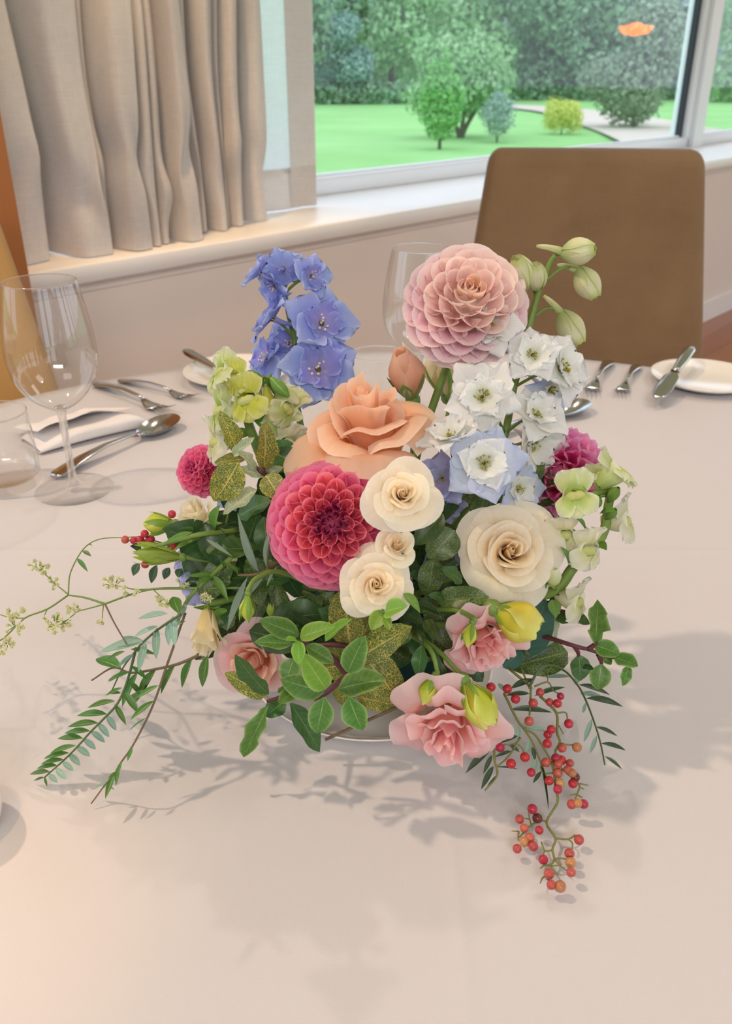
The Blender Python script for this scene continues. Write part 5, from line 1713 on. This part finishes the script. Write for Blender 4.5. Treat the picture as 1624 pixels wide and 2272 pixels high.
stem_o = plain('stem_olive', '7d8046', 0.5, nscale=60, namt=0.2)
ob = thing('pepper_berry_branch', 'branch of red pepper berries hanging down onto the cloth at the right', 'foliage', bp(1090, 1480))
SC5 = lambda L: [bp(*fC(p)) for p in L]
SC6 = lambda L: [bp(*fI(p)) for p in L]
for pts, r in ((SC5([(430, 715), (600, 860), (610, 900), (600, 1110)]), .0014), (SC5([(600, 880), (520, 690)]), .0011), (SC5([(380, 920), (520, 1190), (640, 1270), (720, 1390), (790, 1510)]), .0013),
               (SC6([(790, 500), (812, 610), (822, 720), (838, 850), (745, 1020), (820, 1155), (796, 1250), (810, 1340), (770, 1395)]), .0013), (SC5([(690, 945), (830, 1090), (835, 1250), (860, 1340), (820, 1420), (850, 1480)]), .0014),
               (SC5([(640, 862), (755, 825), (800, 895), (860, 930)]), .0009), (SC5([(830, 1090), (910, 1088), (925, 1150)]), .0009), (SC5([(860, 1345), (910, 1362), (985, 1362)]), .0009), (SC5([(540, 1210), (620, 1330), (690, 1500), (760, 1690)]), .0011),
               (SC5([(520, 1300), (420, 1460), (310, 1560)]), .0010), (SC5([(290, 1365), (300, 1500), (320, 1625), (215, 1755)]), .0012), (SC5([(500, 1360), (540, 1400), (545, 1440)]), .0007), (SC5([(380, 1360), (440, 1360), (510, 1330)]), .0007),
               (SC6([(805, 600), (720, 600), (690, 540)]), .0009), (SC6([(745, 1020), (690, 1010), (610, 1050), (560, 1100), (510, 1150)]), .0009), (SC6([(620, 1060), (600, 1000), (590, 940)]), .0007), (SC6([(600, 1000), (555, 985)]), .0007),
               (SC6([(820, 1158), (930, 1165), (990, 1130)]), .0010), (SC6([(930, 1165), (965, 1200), (962, 1250)]), .0008), (SC6([(796, 1262), (730, 1265), (700, 1190)]), .0009), (SC6([(730, 1265), (710, 1310)]), .0007),
               (SC6([(810, 1335), (870, 1330), (915, 1340)]), .0008), (SC6([(812, 1340), (870, 1400), (920, 1440)]), .0008), (SC6([(775, 1385), (720, 1395), (690, 1420)]), .0008), (SC6([(780, 1400), (830, 1460), (850, 1465)]), .0008), (SC6([(780, 1395), (850, 1390), (870, 1380)]), .0007),
               (SC6([(765, 1470), (710, 1500), (690, 1545)]), .0008), (SC6([(740, 1500), (790, 1540)]), .0008), (SC6([(870, 560), (930, 610), (1010, 680), (1030, 720), (1010, 780), (1050, 810)]), .0010), (SC6([(1030, 690), (1100, 705)]), .0007), (SC6([(1025, 720), (1070, 740)]), .0006),
               (SC6([(1010, 780), (945, 790)]), .0007), (SC6([(1010, 775), (985, 830)]), .0007), (SC6([(500, 1100), (445, 1098)]), .0006), (SC6([(505, 1100), (500, 1160), (515, 1180)]), .0008), (SC5([(755, 760), (755, 825)]), .0007), (SC5([(840, 1180), (890, 1270)]), .0007)):
    put('stem', MB().tube(cr(pts, 4), [lerp(r, r * .7, i / (len(cr(pts, 4)) - 1)) * .72 for i in range(len(cr(pts, 4)))], 5).mesh('stem', stem_o), ob)
BL = [(0, *fC(p)) for p in ((268, 868), (408, 884), (478, 970), (345, 1385), (558, 1468), (440, 1525), (755, 1275), (750, 1352), (935, 1182), (865, 946), (838, 1008), (825, 1480), (785, 1230))]
BL += [(1, *fC(p)) for p in ((690, 912), (770, 997), (630, 1005), (595, 1160), (878, 1392), (740, 1513))] + [(3, *fC((1005, 1385)))]
BL += [(0, *fI(p)) for p in ((870, 490), (765, 665), (970, 690), (840, 740), (1062, 865), (622, 908), (682, 1090), (717, 1343), (612, 595))]
BL += [(1, *fI(p)) for p in ((845, 522), (945, 515), (925, 570), (840, 600), (960, 868), (513, 995), (552, 1073), (600, 1155), (492, 1248), (630, 1228), (1022, 1172), (940, 1290), (955, 1450), (765, 1465), (785, 1560))]
BL += [(3, *fI(p)) for p in ((1012, 858), (555, 1190), (950, 1368), (860, 1572), (860, 685), (965, 600))] + [(2, *fI(p)) for p in ((665, 988), (990, 635))]
for i, (k, px, py) in enumerate(BL):
    r = .00275 * rngP.uniform(.9, 1.12) * (1.15 if i == len(BL) - 5 else 1)
    p = bp(px, py, rngP.uniform(0, .004))
    rot = Matrix.Rotation(rngP.uniform(0, 3), 4, 'X') @ Matrix.Rotation(rngP.uniform(0, 3), 4, 'Y')
    put('berry', BER[k], ob, TRS(p, rot, r))
for me, b, t, w_ in ((L_SD, (545, 660), (832, 488), .22), (L_SD, (600, 925), (395, 930), .25), (L_SD, (640, 945), (908, 855), .16), (L_SD, (430, 1062), (795, 1068), .17), (L_SB, (510, 1190), (745, 1240), .26), (L_SD, (500, 1288), (302, 1348), .24),
                     (L_SD, (285, 1368), (50, 1594), .20), (L_SD, (442, 1418), (298, 1462), .24), (L_SD, (278, 1450), (202, 1608), .22), (L_SD, (290, 1545), (183, 1740), .22), (L_SD, (320, 1620), (215, 1755), .10), (L_SB, (655, 1480), (620, 1620), .35),
                     (L_SD, (700, 1590), (628, 1690), .28), (L_SD, (690, 1480), (770, 1920), .05), (L_SB, (505, 1200), (490, 1320), .42), (L_SB, (600, 1320), (570, 1430), .35), (L_SD, (440, 880), (640, 785), .26), (L_SD, (420, 1360), (515, 1420), .4),
                     (L_SD, (310, 1555), (505, 1565), .10), (L_SD, (620, 1380), (650, 1500), .3), (L_SB, (380, 900), (330, 830), .5)):
    A_, T_ = bp(*fC(b)), bp(*fC(t))
    leaf(ob, me, A_, T_, (T_ - A_).length * w_, V((0, -.3, 1)), 'leaflet')

fJ = crop(0, 1080, .394)
ob2 = thing('pepper_berry_branch', 'small cluster of red pepper berries peeking out at the left edge', 'foliage', at(400, 1240, .50))
for i, (x, y) in enumerate(((968, 155), (815, 265), (790, 298), (755, 302), (850, 295), (808, 318), (980, 338), (705, 298), (818, 437), (840, 300))):
    put('berry', BER[0 if i != 7 else 1], ob2, TRS(at(*fJ((x, y)), .495), Matrix.Rotation(i, 4, 'X'), .0027))
    put('stem', MB().tube(cr([at(*fJ((x, y)), .496), at(*fJ((x * .5 + 450, y * .6 + 140)), .50), at(*fJ((960, 330)), .505)], 4), .0005, 5).mesh('stem', stem_g), ob2)
stem_tube(ob2, [FOAM, at(500, 1240, .51), at(*fJ((960, 330)), .505)], .0016, .001, stem_d)
for b, t in (((785, 430), (745, 500)), ((885, 440), (845, 545)), ((955, 455), (920, 520)), ((1020, 460), (1000, 510)), ((800, 360), (740, 330))):
    leaf(ob2, L_SD, at(*fJ(b), .50), at(*fJ(t), .495), .0065, None, 'leaflet')

# ---- airy filler sprig with tiny star flowers
star_m = petal_mat('tiny_flower', [(0, 'b4be74'), (.6, 'd2d49c'), (1, 'e8e6c8')], tr=.3)


def star_mesh(seed):
    rng = random.Random(seed)
    mb = MB()
    mb.ball((0, 0, .1), .32, 6, 0)
    for k in range(5):
        a = k * 1.2566 + rng.uniform(-.2, .2)
        e, p = V((math.cos(a), math.sin(a), 0)), V((-math.sin(a), math.cos(a), 0))
        b = len(mb.v)
        for q in (V((0, 0, .05)) + p * .18, e * .55 + p * .26 + V((0, 0, .3)), e * 1.05 + V((0, 0, .35)), e * .55 - p * .26 + V((0, 0, .3)), V((0, 0, .05)) - p * .18):
            mb.v.append(tuple(q)); mb.uv.append((.5, min(1, q.length)))
        mb.f.append((b, b + 1, b + 2, b + 3, b + 4)); mb.mi.append(0)
    return mb.mesh('tiny_flower', star_m)


STARS = [star_mesh(i) for i in range(3)]
fs = thing('filler_flower_sprig', 'airy sprig of tiny cream star flowers stretching to the left border', 'foliage', at(*fJ((1400, 570)), .49))
rngT = random.Random(21)


def hz(x):
    return TZ + lerp(.055, .105, min(1, max(0, x / 1000)))


def sp_(x, y, dz=0.0):
    return on(*fJ((x, y)), hz(x) + dz)


for pts, r in (([(1400, 568), (1100, 572), (860, 576), (720, 612), (590, 660)], .0014), ([(590, 660), (480, 625), (385, 610)], .0012), ([(385, 610), (265, 690), (140, 740), (30, 845), (-30, 880)], .001), ([(385, 600), (398, 480), (470, 350), (560, 295), (700, 285), (820, 278)], .0008),
               ([(385, 608), (310, 545), (240, 480)], .0008), ([(870, 575), (760, 578), (680, 560)], .0008), ([(590, 660), (500, 685), (440, 700)], .0008), ([(595, 668), (640, 760), (712, 885)], .0009), ([(582, 668), (575, 740)], .0006), ([(140, 740), (60, 738), (0, 720)], .0007), ([(110, 765), (60, 800)], .0006),
               ([(265, 690), (250, 740), (290, 790)], .0006), ([(30, 845), (60, 900)], .0006), ([(440, 700), (350, 770), (300, 780)], .0006), ([(860, 576), (940, 650)], .0006), ([(1160, 572), (1170, 610)], .0006)):
    P = cr([sp_(*p) for p in pts], 5)
    put('stem', MB().tube(P, [lerp(r, r * .7, i / (len(P) - 1)) * .7 for i in range(len(P))], 5).mesh('stem', stem_b if r == .0009 else stem_g), fs)
for (cx, cy), (rx, ry), n in (((215, 455), (62, 45), 17), ((300, 545), (45, 30), 8), ((640, 555), (75, 45), 16), ((310, 770), (95, 55), 26), ((415, 690), (45, 30), 8), ((570, 770), (22, 14), 4), ((50, 720), (70, 30), 12), ((85, 790), (70, 45), 13),
                               ((45, 890), (50, 40), 12), ((125, 700), (25, 20), 4), ((925, 650), (60, 35), 12), ((740, 600), (50, 30), 5), ((1020, 545), (40, 20), 5), ((1170, 615), (45, 25), 8), ((10, 940), (20, 12), 3)):
    for _ in range(n):
        a, q = rngT.uniform(0, 6.28), rngT.random() ** .5
        x, y = cx + rx * q * math.cos(a), cy + ry * q * math.sin(a)
        p = sp_(x, y, rngT.uniform(-.004, .006))
        nd_ = sp_(lerp(cx, x, .45), lerp(cy, y, .35))
        put('tiny_flower', STARS[_ % 3], fs, TRS(p, frame(z=cd(rngT.uniform(-.8, .8), rngT.uniform(-.3, 1), .7)), rngT.uniform(.0019, .0027)))
        put('pedicel', MB().tube([nd_, nd_.lerp(p, .6) + UP * .0008, p], .00028, 4).mesh('pedicel', stem_g), fs)
for b, t in (((435, 405), (492, 472)), ((465, 360), (512, 388)), ((500, 325), (525, 332))):
    leaf(fs, L_SG, sp_(*b), sp_(*t, -.004), .0035, V((0, -.3, 1)), 'leaflet')
